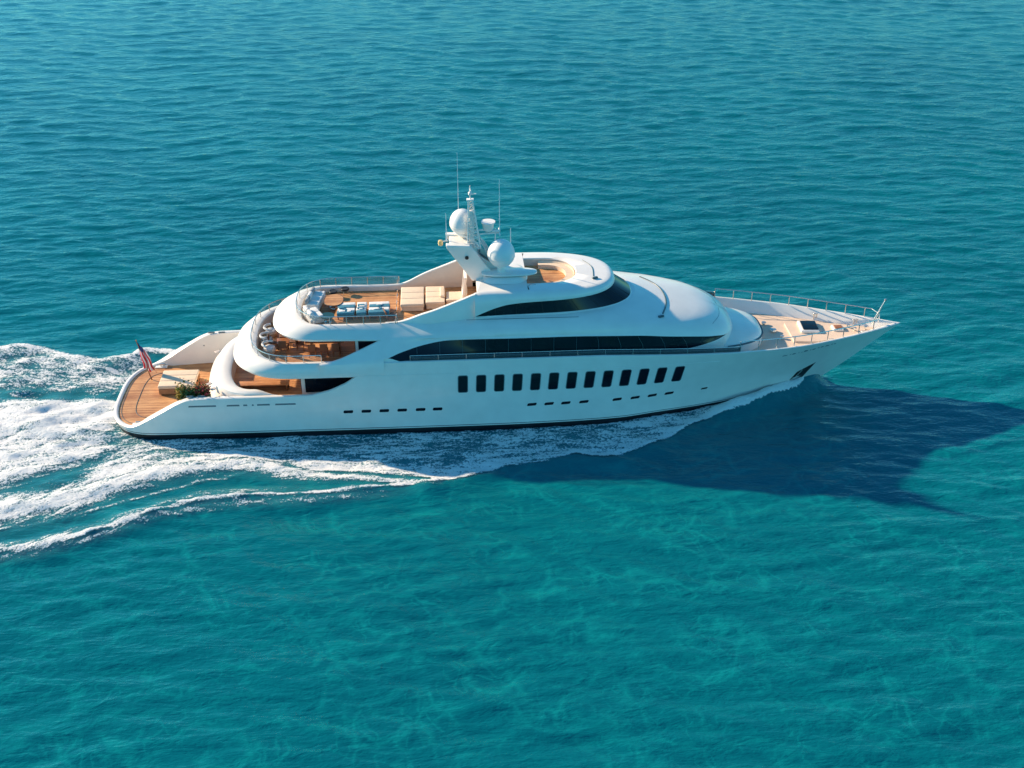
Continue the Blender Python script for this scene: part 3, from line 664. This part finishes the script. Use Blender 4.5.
leaves('foliage', -.7, .92, 1500, LEAF, .62, .085, t, 2)
leaves('blossoms', .15, .95, 260, REDP, .45, .085, t, 3, .95)
# ensign on its staff
t = thing('ensign', 'red and white striped flag with dark blue corner hanging from the stern staff', 'flag', (-22.7, 1.9, .62))
sx0, sz0 = -.55, 2.75
m = MB(); m.tube([(0, 0, 0), (sx0, 0, sz0)], [.04, .025]); m.lathe([(0, 0), (.05, .02), (.05, .08), (0, .1)], (sx0, 0, sz0), 10); m.build('staff', WOOD, t)
NU, NV = 26, 30; V = []; Fc = []; Fm = []
for j in range(NV+1):
    v = j/NV
    for i in range(NU+1):
        u = i/NU
        # hoist runs along the staff; the fly end droops down in folds
        V.append((sx0*(1-.22*v)+.04+u*.18+v*.62*(.5+.5*u)+.05*math.sin(u*9+v*5)*u, math.sin(v*13+u*4)*.13*(.3+.7*u)-.12*u, sz0-.08-.62*v*(1-.4*u)-u*1.72+.05*math.sin(v*9)*u))
for j in range(NV):
    for i in range(NU):
        a = j*(NU+1)+i; Fc.append((a, a+1, a+NU+2, a+NU+1)); 
        st_ = (j*4.2/NV) % 1; Fm.append(2 if (i/NU < .24 and j/NV < .6) else (0 if st_ < .62 else 1))
o = mesh_obj('cloth', V, Fc, [RED, FWHITE, FBLUE], t, Fm, True, 80); md = o.modifiers.new('s', 'SOLIDIFY'); md.thickness = .012
# sun deck: sofa, round chairs, table, loungers, pads
def low_sofa(label, loc, rz, ln, cols, cat='sofa', depth=.85, back=True):
    t = thing('sofa', label, cat, loc, rz)
    m = MB(); m.box((0, 0, .17), (depth, ln, .30), 0, .05); m.build('base', LINEN, t)
    n = len(cols)
    for k, c in enumerate(cols):
        m = MB(); cushion(m, (.05, -ln/2+(k+.5)*ln/n, .40), (depth-.12, ln/n-.02, .17), 0, .06); m.build('seat', LINEN, t)
        if back:
            m = MB(); cushion(m, (-depth/2+.12, -ln/2+(k+.5)*ln/n, .58), (.22, ln/n-.05, .36), 0, .08, 0, .15); m.build('back_cushion', c, t)
    return t
low_sofa('grey and white curved sofa piled with cushions at the rounded end of the sun deck', (-11.9, .75, 6.12), -.15, 1.9, [GREYC, LINEN, GREYC])
t = low_sofa('small white sofa nearest the railing at the rounded end of the sun deck', (-11.85, -1.25, 6.12), .45, 1.3, [LINEN, LINEN])
for i, (x, y, lb) in enumerate([(-10.9, 1.75, 'dark low stool near the far corner of the sun deck'), (-10.2, 2.1, 'small dark stool beside the far bulwark of the sun deck')]):
    t = thing('stool', lb, 'stool', (x, y, 6.12)); m = MB(); m.lathe([(0, .42), (.24, .42), (.27, .38), (.25, .30), (0, .30)], n=20); m.build('seat', RUBBER, t)
    for k in range(3):
        a = k*2.1; m = MB(); m.tube([(.12*math.cos(a), .12*math.sin(a), .32), (.2*math.cos(a), .2*math.sin(a), 0)], .02); m.build('leg', STEEL, t)
t = thing('dining_table', 'low oval wooden table with dark rim before the grey sofa on the sun deck', 'table', (-10.75, .35, 6.12))
loft('tabletop', [sup(0, 0, .55, .75, .42, 2.4), sup(0, 0, .58, .78, .45, 2.4), sup(0, 0, .56, .76, .48, 2.4)], TEAK, t)
m = MB(); m.tube([(p[0], p[1], .46) for p in sup(0, 0, .58, .78, 0, 2.4)], .025, closed=True, n=6); m.build('rim', RUBBER, t)
m = MB(); m.lathe([(.3, 0), (.28, .04), (.07, .08), (.07, .42)], n=20); m.build('pedestal', STEEL, t)
t = thing('dining_table', 'round dark glass table close to the near railing of the sun deck', 'table', (-11.0, -1.65, 6.12))
m = MB(); m.lathe([(0, .45), (.42, .45), (.42, .41), (0, .41)], n=28); m.build('tabletop', mat('green_glass', (.02, .06, .05), .1), t); m = MB(); m.lathe([(.25, 0), (.22, .04), (.05, .08), (.05, .42)], n=16); m.build('pedestal', STEEL, t)
def lounger(label, loc, seed, wd=1.0, ln=1.45):
    t = thing('sun_lounger', label, 'sun lounger', loc, 0, 'towel covered loungers on the sun deck'); r = random.Random(seed)
    m = MB(); m.box((0, 0, .22), (wd, ln, .10), 0, .03); m.build('frame', WOOD, t)
    for sx_ in (-1, 1):
        for sy in (-1, 1): m = MB(); m.box((sx_*(wd/2-.08), sy*(ln/2-.08), .09), (.07, .07, .18)); m.build('leg', WOOD, t, False)
    for k, (y, hh, c) in enumerate(((-ln*.38, .2, BLUEC), (-ln*.1, .17, LINEN), (ln*.17, .17, [LINEN, BLUEC][seed % 2]), (ln*.4, .18, LINEN))):
        m = MB(); cushion(m, (r.uniform(-.02, .02), y, .27+hh/2), (wd-.04, ln*.24, hh), 0, .05, r.uniform(-.04, .04)); m.build('cushion', c, t)
    for k in range(4):
        m = MB(); m.box((r.uniform(-.25, .25)*wd, r.uniform(-.35, .4)*ln, .475), (r.uniform(.2, .4), r.uniform(.12, .25), .05), 0, .02, r.uniform(-.3, .3)); m.build('towel', BLUEC if k % 2 else LINEN, t)
    return t
lounger('towel covered lounger nearest the sofas, leftmost of the three on the sun deck', (-9.95, -.72, 6.12), 1, 1.05)
lounger('narrow towel covered lounger in the middle of the three on the sun deck', (-9.05, -.72, 6.12), 2, .62)
lounger('widest towel covered lounger, rightmost of the three on the sun deck', (-8.0, -.72, 6.12), 3, 1.25)
t = thing('lounge_chair', 'dark low lounge chair beside the widest towel covered lounger', 'lounge chair', (-7.35, -1.35, 6.12), .3)
m = MB(); m.box((0, 0, .2), (.6, .6, .12), 0, .04); m.build('seat', BROWN, t); m = MB(); m.box((-.28, 0, .4), (.08, .58, .4), 0, .03, 0, -.3); m.build('backrest', BROWN, t)
m = MB(); m.box((0, .28, .1), (.5, .05, .2)); m.box((0, -.28, .1), (.5, .05, .2)); m.build('frame', BROWN, t, False)
def pad(label, x0, x1, y0, y1, h=.48, head=True):
    t = thing('sun_pad', label, 'sun pad', ((x0+x1)/2, (y0+y1)/2, 6.12), 0, 'cream sun pads on the sun deck'); lx, ly = x1-x0, y1-y0
    m = MB(); m.box((0, 0, .13), (lx-.08, ly-.08, .26), 0, .04); m.build('base', CREAM, t)
    for k in range(3): m = MB(); cushion(m, (0, -ly/2+(k+.5)*ly/3, .26+(h-.26)/2), (lx, ly/3-.01, h-.26), 0, .05); m.build('cushion', CREAM, t)
    if head: m = MB(); cushion(m, (lx*.38, .1, h+.06), (.3, ly*.55, .14), 0, .06, 0, .1); m.build('pillow', CREAM, t)
pad('large square cream sun pad just forward of the glass divider on the sun deck', -6.75, -5.35, -.55, 1.9, head=False)
pad('cream sun pad with folded pillow, between the square pad and the chaise', -5.25, -4.1, -.35, 1.9)
t = thing('chaise', 'cream chaise with white upright backrest close to the near wing of the sun deck', 'chaise', (-3.45, .55, 6.12))
m = MB(); m.box((0, 0, .25), (1.15, 1.2, .42), 0, .08); m.build('seat', CREAM, t); m = MB(); m.box((.55, 0, .62), (.2, 1.15, .6), 0, .07, 0, .25); m.build('backrest', LINEN, t)
# divider of steel posts across the sun deck
t = thing('deck_divider', 'row of slim steel posts crossing the sun deck before the cream pads', 'divider', (-7.0, 0, 6.12))
m = MB(); m.tube([(0, -2.7, .08), (0, 2.7, .08)], .03); m.build('bottom_rail', STEEL, t)
for k in range(7):
    m = MB(); m.tube([(0, -2.7+k*.9, 0), (0, -2.7+k*.9, .62 if k in (0, 6) else .34)], .03); m.build('post', STEEL, t)
# upper deck: cushions round the curved stern, coffee table, dining set
for k, (x, y, rz, c, lb) in enumerate([(-14.75, .75, .2, LINEN, 'round white wicker armchair farthest along the curved rail of the middle deck'), (-14.85, -.35, -.1, GREYC, 'grey cushioned wicker armchair in the middle of the curved rail of the middle deck'), (-14.6, -1.45, -.4, LINEN, 'white wicker armchair nearest the viewer along the curved rail of the middle deck')]):
    t = thing('armchair', lb, 'armchair', (x, y, 4.12), rz, 'armchairs along the curved stern rail of the middle deck')
    m = MB(); m.lathe([(.0, .30), (.36, .30), (.40, .24), (.30, .0), (0, 0)], n=22); m.build('base', CREAM, t)
    m = MB(); m.lathe([(0, .42), (.26, .41), (.33, .37), (.33, .30)], n=22); m.build('seat', c, t)
    m = MB(); m.tube([(.38*math.cos(a), .38*math.sin(a), .58) for a in np.linspace(PI*.45, PI*1.55, 12)], .07, n=8); m.build('backrest', LINEN, t)
t = thing('coffee_table', 'brown square coffee table set on the open teak of the middle deck', 'table', (-13.85, -.85, 4.12), .1)
m = MB(); m.box((0, 0, .42), (.72, .72, .06), 0, .02); m.build('tabletop', WOOD, t)
for sx_ in (-1, 1):
    for sy in (-1, 1): m = MB(); m.box((sx_*.3, sy*.3, .2), (.07, .07, .4)); m.build('leg', BROWN, t, False)
def chair(label, x, y, rz, z=4.12, group='dark chairs around the tables of the middle deck'):
    t = thing('chair', label, 'chair', (x, y, z), rz, group)
    m = MB(); m.box((0, 0, .42), (.46, .46, .07), 0, .03); m.build('seat', BROWN, t)
    m = MB(); m.box((-.22, 0, .68), (.05, .46, .46), 0, .02); m.build('backrest', BROWN, t)
    for sx_ in (-1, 1):
        for sy in (-1, 1): m = MB(); m.tube([(sx_*.19, sy*.19, 0), (sx_*.19, sy*.19, .4)], .02, n=6); m.build('leg', WOOD, t)
chair('brown chair on the far side of the coffee table', -13.9, -.15, -1.5); chair('brown chair forward of the coffee table', -13.2, -.85, 3.1); chair('brown chair on the near side of the coffee table', -13.75, -1.55, 1.5); chair('brown chair aft of the coffee table', -14.45, -.9, 0)
t = thing('dining_table', 'long wooden dining table in the shade under the sun deck overhang', 'table', (-11.3, -1.2, 4.12))
m = MB(); m.box((0, 0, .72), (2.3, 1.2, .06), 0, .02); m.build('tabletop', WOOD, t)
for sx_ in (-1, 1): m = MB(); m.box((sx_*.8, 0, .35), (.1, .7, .7)); m.build('trestle', WOOD, t, False)
for k, (x, y, rz, lb) in enumerate([(-12.8, -1.2, 0, 'chair at the aft head of the long dining table'), (-12.0, -2.1, 1.57, 'near side chair at the aft end of the long dining table'), (-11.3, -2.1, 1.57, 'near side chair at the middle of the long dining table'), (-10.6, -2.1, 1.57, 'near side chair at the forward end of the long dining table')]): chair(lb, x, y, rz)
# main deck side bench steps under the overhang
t = thing('bench', 'long low teak bench along the open side of the main deck', 'bench', (-15.0, -2.4, 2.16))
m = MB(); m.box((0, 0, .40), (3.0, .55, .07), 0, .02); m.build('seat', TEAK, t); m = MB(); m.box((0, .25, .2), (2.9, .05, .38)); m.build('front', WOOD, t, False)
for sx_ in (-1, 1): m = MB(); m.box((sx_*1.35, 0, .18), (.06, .5, .36)); m.build('leg', WOOD, t, False)

# ------------------------------------------------------------------ sea
SIDE = [(18.7, -.1), (17.9, -1.4), (15.8, -2.5), (14.0, -3.4), (12.3, -4.0), (10.5, -4.8), (9.0, -6.1), (6.9, -7.4), (5.5, -8.0), (4.5, -8.1), (3.1, -7.7), (1.3, -8.4), (-.7, -8.7), (-2.4, -9.3), (-3.8, -9.8), (-5.2, -10.2)]
BAND = [(-4.6, -10.1), (-6.9, -9.7), (-8.9, -9.3), (-10.8, -9.0), (-12.5, -8.6), (-14.3, -7.8), (-16.4, -7.3), (-18.7, -7.5), (-20.7, -8.0), (-22.6, -8.9), (-24.5, -9.9), (-26.4, -10.5), (-28.3, -11.0), (-40, -15)]
OUTER = [(-4.7, -9.9), (-6.9, -10.1), (-9.9, -10.4), (-12.3, -10.7), (-15.1, -10.6), (-17.7, -10.8), (-19.7, -11.5), (-21.6, -12.6), (-23.4, -13.6), (-25.3, -14.4), (-27.2, -14.7), (-30.1, -15.4), (-42, -19)]
OUT2 = [(-14.5, -7.9), (-17.6, -8.7), (-20.6, -9.9), (-23.1, -11.1), (-25.4, -12.1), (-27.8, -12.7), (-30.7, -13.4), (-42, -17)]
TOP = [(-17.5, 4.9), (-20.2, 5.6), (-23.9, 6.6), (-25.2, 5.7), (-26.7, 5.2), (-28.8, 5.9), (-30.9, 7.2), (-32.7, 7.7), (-33.9, 7.4), (-38.5, 9.0), (-50, 12)]
def dist_line(X, Y, L):
    D = np.full(X.shape, 1e9)
    for (x0, y0), (x1, y1) in zip(L, L[1:]):
        dx, dy = x1-x0, y1-y0; t = np.clip(((X-x0)*dx+(Y-y0)*dy)/(dx*dx+dy*dy), 0, 1)
        D = np.minimum(D, np.hypot(X-x0-t*dx, Y-y0-t*dy))
    return D
def yl(X, L):
    P = sorted(L); return np.interp(X, [p[0] for p in P], [p[1] for p in P])
def sst(a, b, x):
    t = np.clip((x-a)/(b-a), 0, 1); return t*t*(3-2*t)
HX = [(-23.6, 0), (-23.3, 2.8), (-22.5, 3.9), (-20.5, 4.25), (-16, 4.38), (-7, 4.42), (-1, 4.38), (2.5, 4.27), (5, 4.1), (8.1, 3.5), (10.6, 2.95), (12.6, 2.42), (14.5, 1.82), (16.1, 1.2), (17.6, .58), (19.0, 0)]
hxs = [p[0] for p in HX]; hws = [p[1] for p in HX]
def foam_density(X, Y):
    hb = np.interp(X, hxs, hws, left=0, right=0); near = Y < 0
    # near side between hull and outer foam edge
    edge = np.where(X > -5.2, yl(X, SIDE), yl(X, BAND)+.5)
    ins = (X < 18.9) & (X > -60)
    q = (-Y-hb)/np.maximum(.05, (-edge-hb))           # 0 at hull, 1 at edge
    a = np.where(ins & near, sst(-.05, .03, q)*(1-sst(.93, 1.03, q)), 0)
    sidef = a*(.50+.20*sst(.55, .95, q)+.14*sst(4, 13, X)+.06*np.sin(X*.9+q*5))*sst(-27, -23, X)
    d = sidef+np.where(near & (X < 18.9), .30*sst(10, 16, X)*a*sst(.25, .8, q), 0)
    d = np.maximum(d, .30*a*np.exp(-((q-.12)/.1)**2))
    bw = np.interp(X, [-30, -24, -20, -16, -12, -9, -6, -4], [2.1, 1.7, 1.15, .85, .62, .42, .33, .12])
    d = np.maximum(d, .70*np.exp(-(dist_line(X, Y, BAND)/bw)**2)*sst(-3.8, -5.5, X))
    ow = np.interp(X, [-32, -24, -18, -12, -6], [.50, .34, .18, .16, .18])*(1+.35*np.sin(X*1.7+1.2*np.sin(X*.9))+.2*np.sin(X*4.3))
    d = np.maximum(d, .74*np.exp(-(dist_line(X, Y, OUTER)/ow)**2)); d = np.maximum(d, .42*np.exp(-(dist_line(X, Y-.5, OUTER)/.5)**2)*sst(-9, -16, X))
    d = np.maximum(d, .40*np.exp(-(dist_line(X, Y+.55, OUTER)/.35)**2)*sst(-4, -10, X))
    d = np.maximum(d, .52*np.exp(-(dist_line(X, Y, OUT2)/.16)**2))
    # wash behind the transom
    t = np.clip(-(X+22.6), 0, 60); v = Y/(1+.075*t)
    top = yl(X, TOP)
    m_t = sst(0, 2.0, t)
    far = ((Y > 0)*(1-sst(-.4, .15, Y-top)))
    prof = np.interp(v, [-6.5, -5.4, -4.4, -3.2, -2.6, -2.0, -.6, .1, .55, 1.1, 1.8, 3.0, 4.6], [0, .50, .62, .58, .62, .72, .76, .66, .28, .30, .50, .54, .46])
    wash = m_t*np.where(Y > 0, prof*far, prof)
    d = np.maximum(d, wash*np.interp(t, [0, 3, 12, 40], [1, 1, .96, .8]))
    d = np.maximum(d, .66*np.exp(-(dist_line(X, Y, TOP)/.55)**2)*(X < -20.5)*(Y <= top+.3))
    # far side of the hull: narrow foam strip
    qf = (Y-hb); d = np.maximum(d, np.where((X > -24) & (X < 18) & (Y > 0), .6*np.exp(-((qf-.5)/.9)**2), 0))
    # fan of streaks from the near stern corner
    fx, fy = X+22.6, Y+4.2; ang = np.arctan2(-fy, -fx); rad = np.hypot(fx, fy)
    d = np.maximum(d, np.where((fy < 0) & (fx < 2), .66*np.exp(-((ang-.30)/.40)**4)*sst(.2, 2.0, rad), 0))
    return np.clip(d, 0, 1)
waves = []
for k in range(80):
    lam = .7*(5.0/.7)**rng.rand(); th = -PI/2-.12+rng.randn()*.30
    waves.append((lam, th, rng.rand()*2*PI, .0044*lam**.46*(.6+.8*rng.rand())))
CH = [(.7*(3.2/.7)**rng.rand(), rng.rand()*2*PI, rng.rand()*2*PI) for _ in range(40)]
def churn(X, Y): return sum(.011*l**.7*np.sin(2*PI/l*(X*.6*math.cos(a)+Y*math.sin(a))+p) for l, a, p in CH)
def height(X, Y, h, fine=True):
    Z = np.zeros(X.shape)
    wx_ = X+.6*np.sin(Y*.21+1.0)+.4*np.sin(X*.13+Y*.17); wy_ = Y+.8*np.sin(X*.12)+.5*np.sin(X*.31+Y*.1)
    for lam, th, ph, am in waves:
        c = am*np.cos(2*PI/lam*(wx_*math.cos(th)+wy_*math.sin(th))+ph)
        Z += c*np.clip((lam/(2.4*h)-.8), 0, 1)
    hb = np.interp(X, hxs, hws, left=0, right=0)
    inside = (np.abs(Y) < hb-.1) & (X > -23.4) & (X < 18.8)
    calm = 1-.75*np.exp(-np.maximum(0, np.abs(Y)-hb)/1.5)*((X > -24) & (X < 19))
    Z = Z*calm
    Z += (.24*np.exp(-(dist_line(X, Y, OUTER)/.8)**2)-.08*np.exp(-(dist_line(X, Y+1.6, OUTER)/1.1)**2))*sst(-4.8, -11, X)
    Z += .20*np.exp(-(dist_line(X, Y, BAND)/1.0)**2)*sst(-3.8, -6, X)
    Z += .22*np.exp(-(dist_line(X, Y, SIDE)/.7)**2)
    Z += .80*np.exp(-(dist_line(X, Y, [(18.9, 0), (15.5, -2.2), (12, -3.5)])/.7)**2)*sst(9, 16, X)
    Z += .45*np.exp(-(dist_line(X, -Y, [(18.9, 0), (15.5, -2.2), (12, -3.5)])/.7)**2)*sst(9, 16, X)
    t = np.clip(-(X+23), 0, 60); Z += .30*np.exp(-(dist_line(X, Y, TOP)/1.0)**2)*(X < -20)
    Z += sst(0, 2, t)*(.22*np.exp(-((Y+1.2)/1.6)**2)+churn(X, Y)*np.exp(-((Y+1)/7)**2))
    return np.where(inside, -.35, Z)
def axis(lo, hi, h, g, far):
    a = list(np.arange(lo, hi, h)); s = h; x = a[-1]
    while x < far: s *= g; x += s; a.append(x)
    s = h; x = lo; b = []
    while x > -far: s *= g; x -= s; b.append(x)
    return np.array(b[::-1]+a)
def grid_mesh(name, X, Y, Z, keep=None, attrs=None, uv=None):
    ny, nx = X.shape; idx = np.arange(nx*ny).reshape(ny, nx)
    q = np.stack([idx[:-1, :-1], idx[:-1, 1:], idx[1:, 1:], idx[1:, :-1]], -1).reshape(-1, 4)
    if keep is not None: q = q[keep.reshape(-1)[q].any(1)]
    used = np.unique(q); rm = np.full(nx*ny, -1); rm[used] = np.arange(len(used)); q = rm[q]
    co = np.stack([X.ravel(), Y.ravel(), Z.ravel()], 1)[used].astype(np.float32)
    me = bpy.data.meshes.new(name); me.vertices.add(len(co)); me.vertices.foreach_set('co', co.ravel())
    me.loops.add(len(q)*4); me.loops.foreach_set('vertex_index', q.ravel().astype(np.int32))
    me.polygons.add(len(q)); me.polygons.foreach_set('loop_start', np.arange(0, len(q)*4, 4, dtype=np.int32))
    me.polygons.foreach_set('use_smooth', np.ones(len(q), bool)); me.update(calc_edges=True)
    for k, v in (attrs or {}).items():
        if v.ndim == 3:
            at = me.attributes.new(k, 'FLOAT_VECTOR', 'POINT'); at.data.foreach_set('vector', v.reshape(-1, 3)[used].astype(np.float32).ravel())
        else:
            at = me.attributes.new(k, 'FLOAT', 'POINT'); at.data.foreach_set('value', v.ravel()[used].astype(np.float32))
    o = bpy.data.objects.new(name, me); S.collection.objects.link(o); return o
ax = np.unique(np.round(np.concatenate([axis(-62, 68, .26, 1.05, 9000)]), 4)); ay0 = axis(-36, 24, .20, 1.0042, 150); ay = np.concatenate([[-9000, -5000, -2500, -1200, -600, -300, -200], ay0, [200, 300, 450, 700, 1200, 2500, 5000, 9000]])
X, Y = np.meshgrid(ax, ay); HX_, HY_ = np.meshgrid(np.gradient(ax), np.gradient(ay)); H = np.maximum(HX_*.6, HY_)
sea = grid_mesh('sea', X, Y, height(X, Y, H)); sea['kind'] = 'structure'

def water_mat():
    m = bpy.data.materials.new('sea_water'); m.use_nodes = True; t = m.node_tree; b = t.nodes['Principled BSDF']; L = t.links.new
    def N(k, **a):
        n = t.nodes.new(k)
        for p, v in a.items(): setattr(n, p, v)
        return n
    ge = N('ShaderNodeNewGeometry')
    def noise(scale, detail, rough, vec, stretch=None, dist=0):
        if stretch:
            mp = N('ShaderNodeMapping'); mp.inputs['Scale'].default_value = stretch; mp.inputs['Rotation'].default_value = (0, 0, .18); L(vec, mp.inputs[0]); vec = mp.outputs[0]
        n = N('ShaderNodeTexNoise'); n.inputs['Scale'].default_value = scale; n.inputs['Detail'].default_value = detail; n.inputs['Roughness'].default_value = rough; n.inputs['Distortion'].default_value = dist; L(vec, n.inputs['Vector']); return n.outputs[0]
    def mr(x, a, b_, c, d):
        r = N('ShaderNodeMapRange'); r.inputs[1].default_value = a; r.inputs[2].default_value = b_; r.inputs[3].default_value = c; r.inputs[4].default_value = d; L(x, r.inputs[0]); return r.outputs[0]
    P = ge.outputs['Position']
    big = noise(.05, 3, .5, P); med = noise(.28, 6, .6, P, (1, 1.7, 1), .6)
    # caustic light network painted into the water colour: edges of distorted cells
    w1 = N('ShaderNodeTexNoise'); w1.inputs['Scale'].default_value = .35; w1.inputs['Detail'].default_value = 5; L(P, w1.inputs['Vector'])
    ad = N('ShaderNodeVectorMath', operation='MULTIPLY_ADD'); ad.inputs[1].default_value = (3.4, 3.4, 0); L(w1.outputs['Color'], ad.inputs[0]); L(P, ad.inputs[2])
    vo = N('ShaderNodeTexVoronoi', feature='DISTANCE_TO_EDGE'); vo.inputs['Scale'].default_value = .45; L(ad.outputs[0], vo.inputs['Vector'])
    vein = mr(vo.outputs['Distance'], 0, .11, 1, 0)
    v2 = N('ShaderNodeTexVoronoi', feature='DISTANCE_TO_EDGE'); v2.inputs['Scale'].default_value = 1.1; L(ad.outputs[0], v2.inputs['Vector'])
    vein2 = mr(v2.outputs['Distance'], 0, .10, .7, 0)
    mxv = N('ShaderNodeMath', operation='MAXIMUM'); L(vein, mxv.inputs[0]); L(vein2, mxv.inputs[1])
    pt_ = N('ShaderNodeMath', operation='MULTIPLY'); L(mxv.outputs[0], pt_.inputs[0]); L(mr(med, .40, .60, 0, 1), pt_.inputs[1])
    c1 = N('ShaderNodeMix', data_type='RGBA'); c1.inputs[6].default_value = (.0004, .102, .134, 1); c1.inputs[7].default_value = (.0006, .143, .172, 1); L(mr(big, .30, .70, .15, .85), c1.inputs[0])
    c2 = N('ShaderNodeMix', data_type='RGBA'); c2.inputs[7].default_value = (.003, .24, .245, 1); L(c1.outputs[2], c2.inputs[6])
    sc = N('ShaderNodeMath', operation='MULTIPLY'); sc.inputs[1].default_value = .55; sy = N('ShaderNodeSeparateXYZ'); L(P, sy.inputs[0]); pm = N('ShaderNodeMath', operation='MULTIPLY'); L(pt_.outputs[0], pm.inputs[0]); L(mr(sy.outputs[1], 8, -12, .12, 1), pm.inputs[1]); L(pm.outputs[0], sc.inputs[0]); L(sc.outputs[0], c2.inputs[0])  # painted caustics strongest in the near water
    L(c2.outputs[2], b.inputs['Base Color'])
    b.inputs['Roughness'].default_value = .065; b.inputs['IOR'].default_value = 1.333
    # ripples
    r1 = noise(1.25, 4, .56, P, (.5, 1.3, 1), .4); r2 = noise(3.6, 3, .5, P, (.55, 1.25, 1), .3)
    a1 = N('ShaderNodeMath', operation='MULTIPLY_ADD'); a1.inputs[1].default_value = .30; L(r2, a1.inputs[0]); L(r1, a1.inputs[2])
    bp = N('ShaderNodeBump'); bp.inputs['Strength'].default_value = .8; bp.inputs['Distance'].default_value = .15; L(a1.outputs[0], bp.inputs['Height']); L(bp.outputs[0], b.inputs['Normal'])
    return m
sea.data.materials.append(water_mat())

fx_ = np.arange(-52, 20, .14); fy_ = np.arange(-21, 14, .14)
X, Y = np.meshgrid(fx_, fy_); d = foam_density(X, Y)
hb = np.interp(X, hxs, hws, left=0, right=0); ins = (np.abs(Y) < hb-.06) & (X > -23.4)
t_ = np.clip(-(X+21.0), 0, 60); flow = np.stack([X*.24+0*Y, Y/(1+.075*t_), 0*X], -1)
Zf = height(X, Y, np.full(X.shape, .2))
bumpz = sum(np.sin(X*a+Y*b+c)*s for a, b, c, s in [(2.1, 3.3, 0, .03), (3.7, -2.6, 1, .025), (5.9, 4.9, 2, .018), (8.3, -7.1, 3, .012)])
foam = grid_mesh('wake_foam', X, Y, Zf+.03+.05*d+bumpz*d, keep=(d > .035) & ~ins, attrs={'foam_amount': d, 'flow': flow})
foam['kind'] = 'stuff'; foam['label'] = 'white churned foam and spray of the wake spreading aft from the yacht'; foam['category'] = 'foam'
def foam_mat():
    m = bpy.data.materials.new('foam'); m.use_nodes = True; t = m.node_tree; b = t.nodes['Principled BSDF']; L = t.links.new
    def N(k, **a):
        n = t.nodes.new(k)
        for p, v in a.items(): setattr(n, p, v)
        return n
    de = N('ShaderNodeAttribute', attribute_name='foam_amount'); fl = N('ShaderNodeAttribute', attribute_name='flow'); ge = N('ShaderNodeNewGeometry')
    def noise(v, s, dt, rg, ds=0):
        n = N('ShaderNodeTexNoise'); n.inputs['Scale'].default_value = s; n.inputs['Detail'].default_value = dt; n.inputs['Roughness'].default_value = rg; n.inputs['Distortion'].default_value = ds; L(v, n.inputs['Vector']); return n.outputs[0]
    def mth(op, a, b_=None, c=None):
        n = N('ShaderNodeMath', operation=op)
        for i, v in enumerate((a, b_, c)):
            if v is None: continue
            if isinstance(v, (int, float)): n.inputs[i].default_value = v
            else: L(v, n.inputs[i])
        return n.outputs[0]
    n1 = noise(fl.outputs['Vector'], 2.0, 9, .70, .4); n2 = noise(ge.outputs['Position'], 7.5, 4, .7, .5)
    n3 = noise(fl.outputs['Vector'], 4.5, 6, .75, .2)
    mixn = mth('ADD', mth('MULTIPLY', n1, .38), mth('ADD', mth('MULTIPLY', n2, .36), mth('MULTIPLY', n3, .26)))
    nn = N('ShaderNodeMapRange'); nn.inputs[1].default_value = .38; nn.inputs[2].default_value = .62; L(mixn, nn.inputs[0]); nn.clamp = False
    dd = de.outputs['Fac']
    x = mth('ADD', nn.outputs[0], mth('SUBTRACT', mth('MULTIPLY', dd, 1.27), 1.0))   # >0 foam
    al = N('ShaderNodeMapRange'); al.interpolation_type = 'SMOOTHSTEP'; al.inputs[1].default_value = -.06; al.inputs[2].default_value = .30; L(x, al.inputs[0])
    milk = mth('MULTIPLY', mth('MINIMUM', mth('MULTIPLY', dd, 1.6), 1.0), .30)
    a = mth('MAXIMUM', al.outputs[0], milk); L(mth('MULTIPLY', a, .97), b.inputs['Alpha'])
    cm = N('ShaderNodeMix', data_type='RGBA'); cm.inputs[6].default_value = (.10, .42, .50, 1); cm.inputs[7].default_value = (.84, .85, .85, 1); L(al.outputs[0], cm.inputs[0]); L(cm.outputs[2], b.inputs['Base Color'])
    b.inputs['Roughness'].default_value = .8; b.inputs['Specular IOR Level'].default_value = .2
    bp = N('ShaderNodeBump'); bp.inputs['Strength'].default_value = 1.0; bp.inputs['Distance'].default_value = .28; L(mixn, bp.inputs['Height']); L(bp.outputs[0], b.inputs['Normal'])
    return m
foam.data.materials.append(foam_mat())
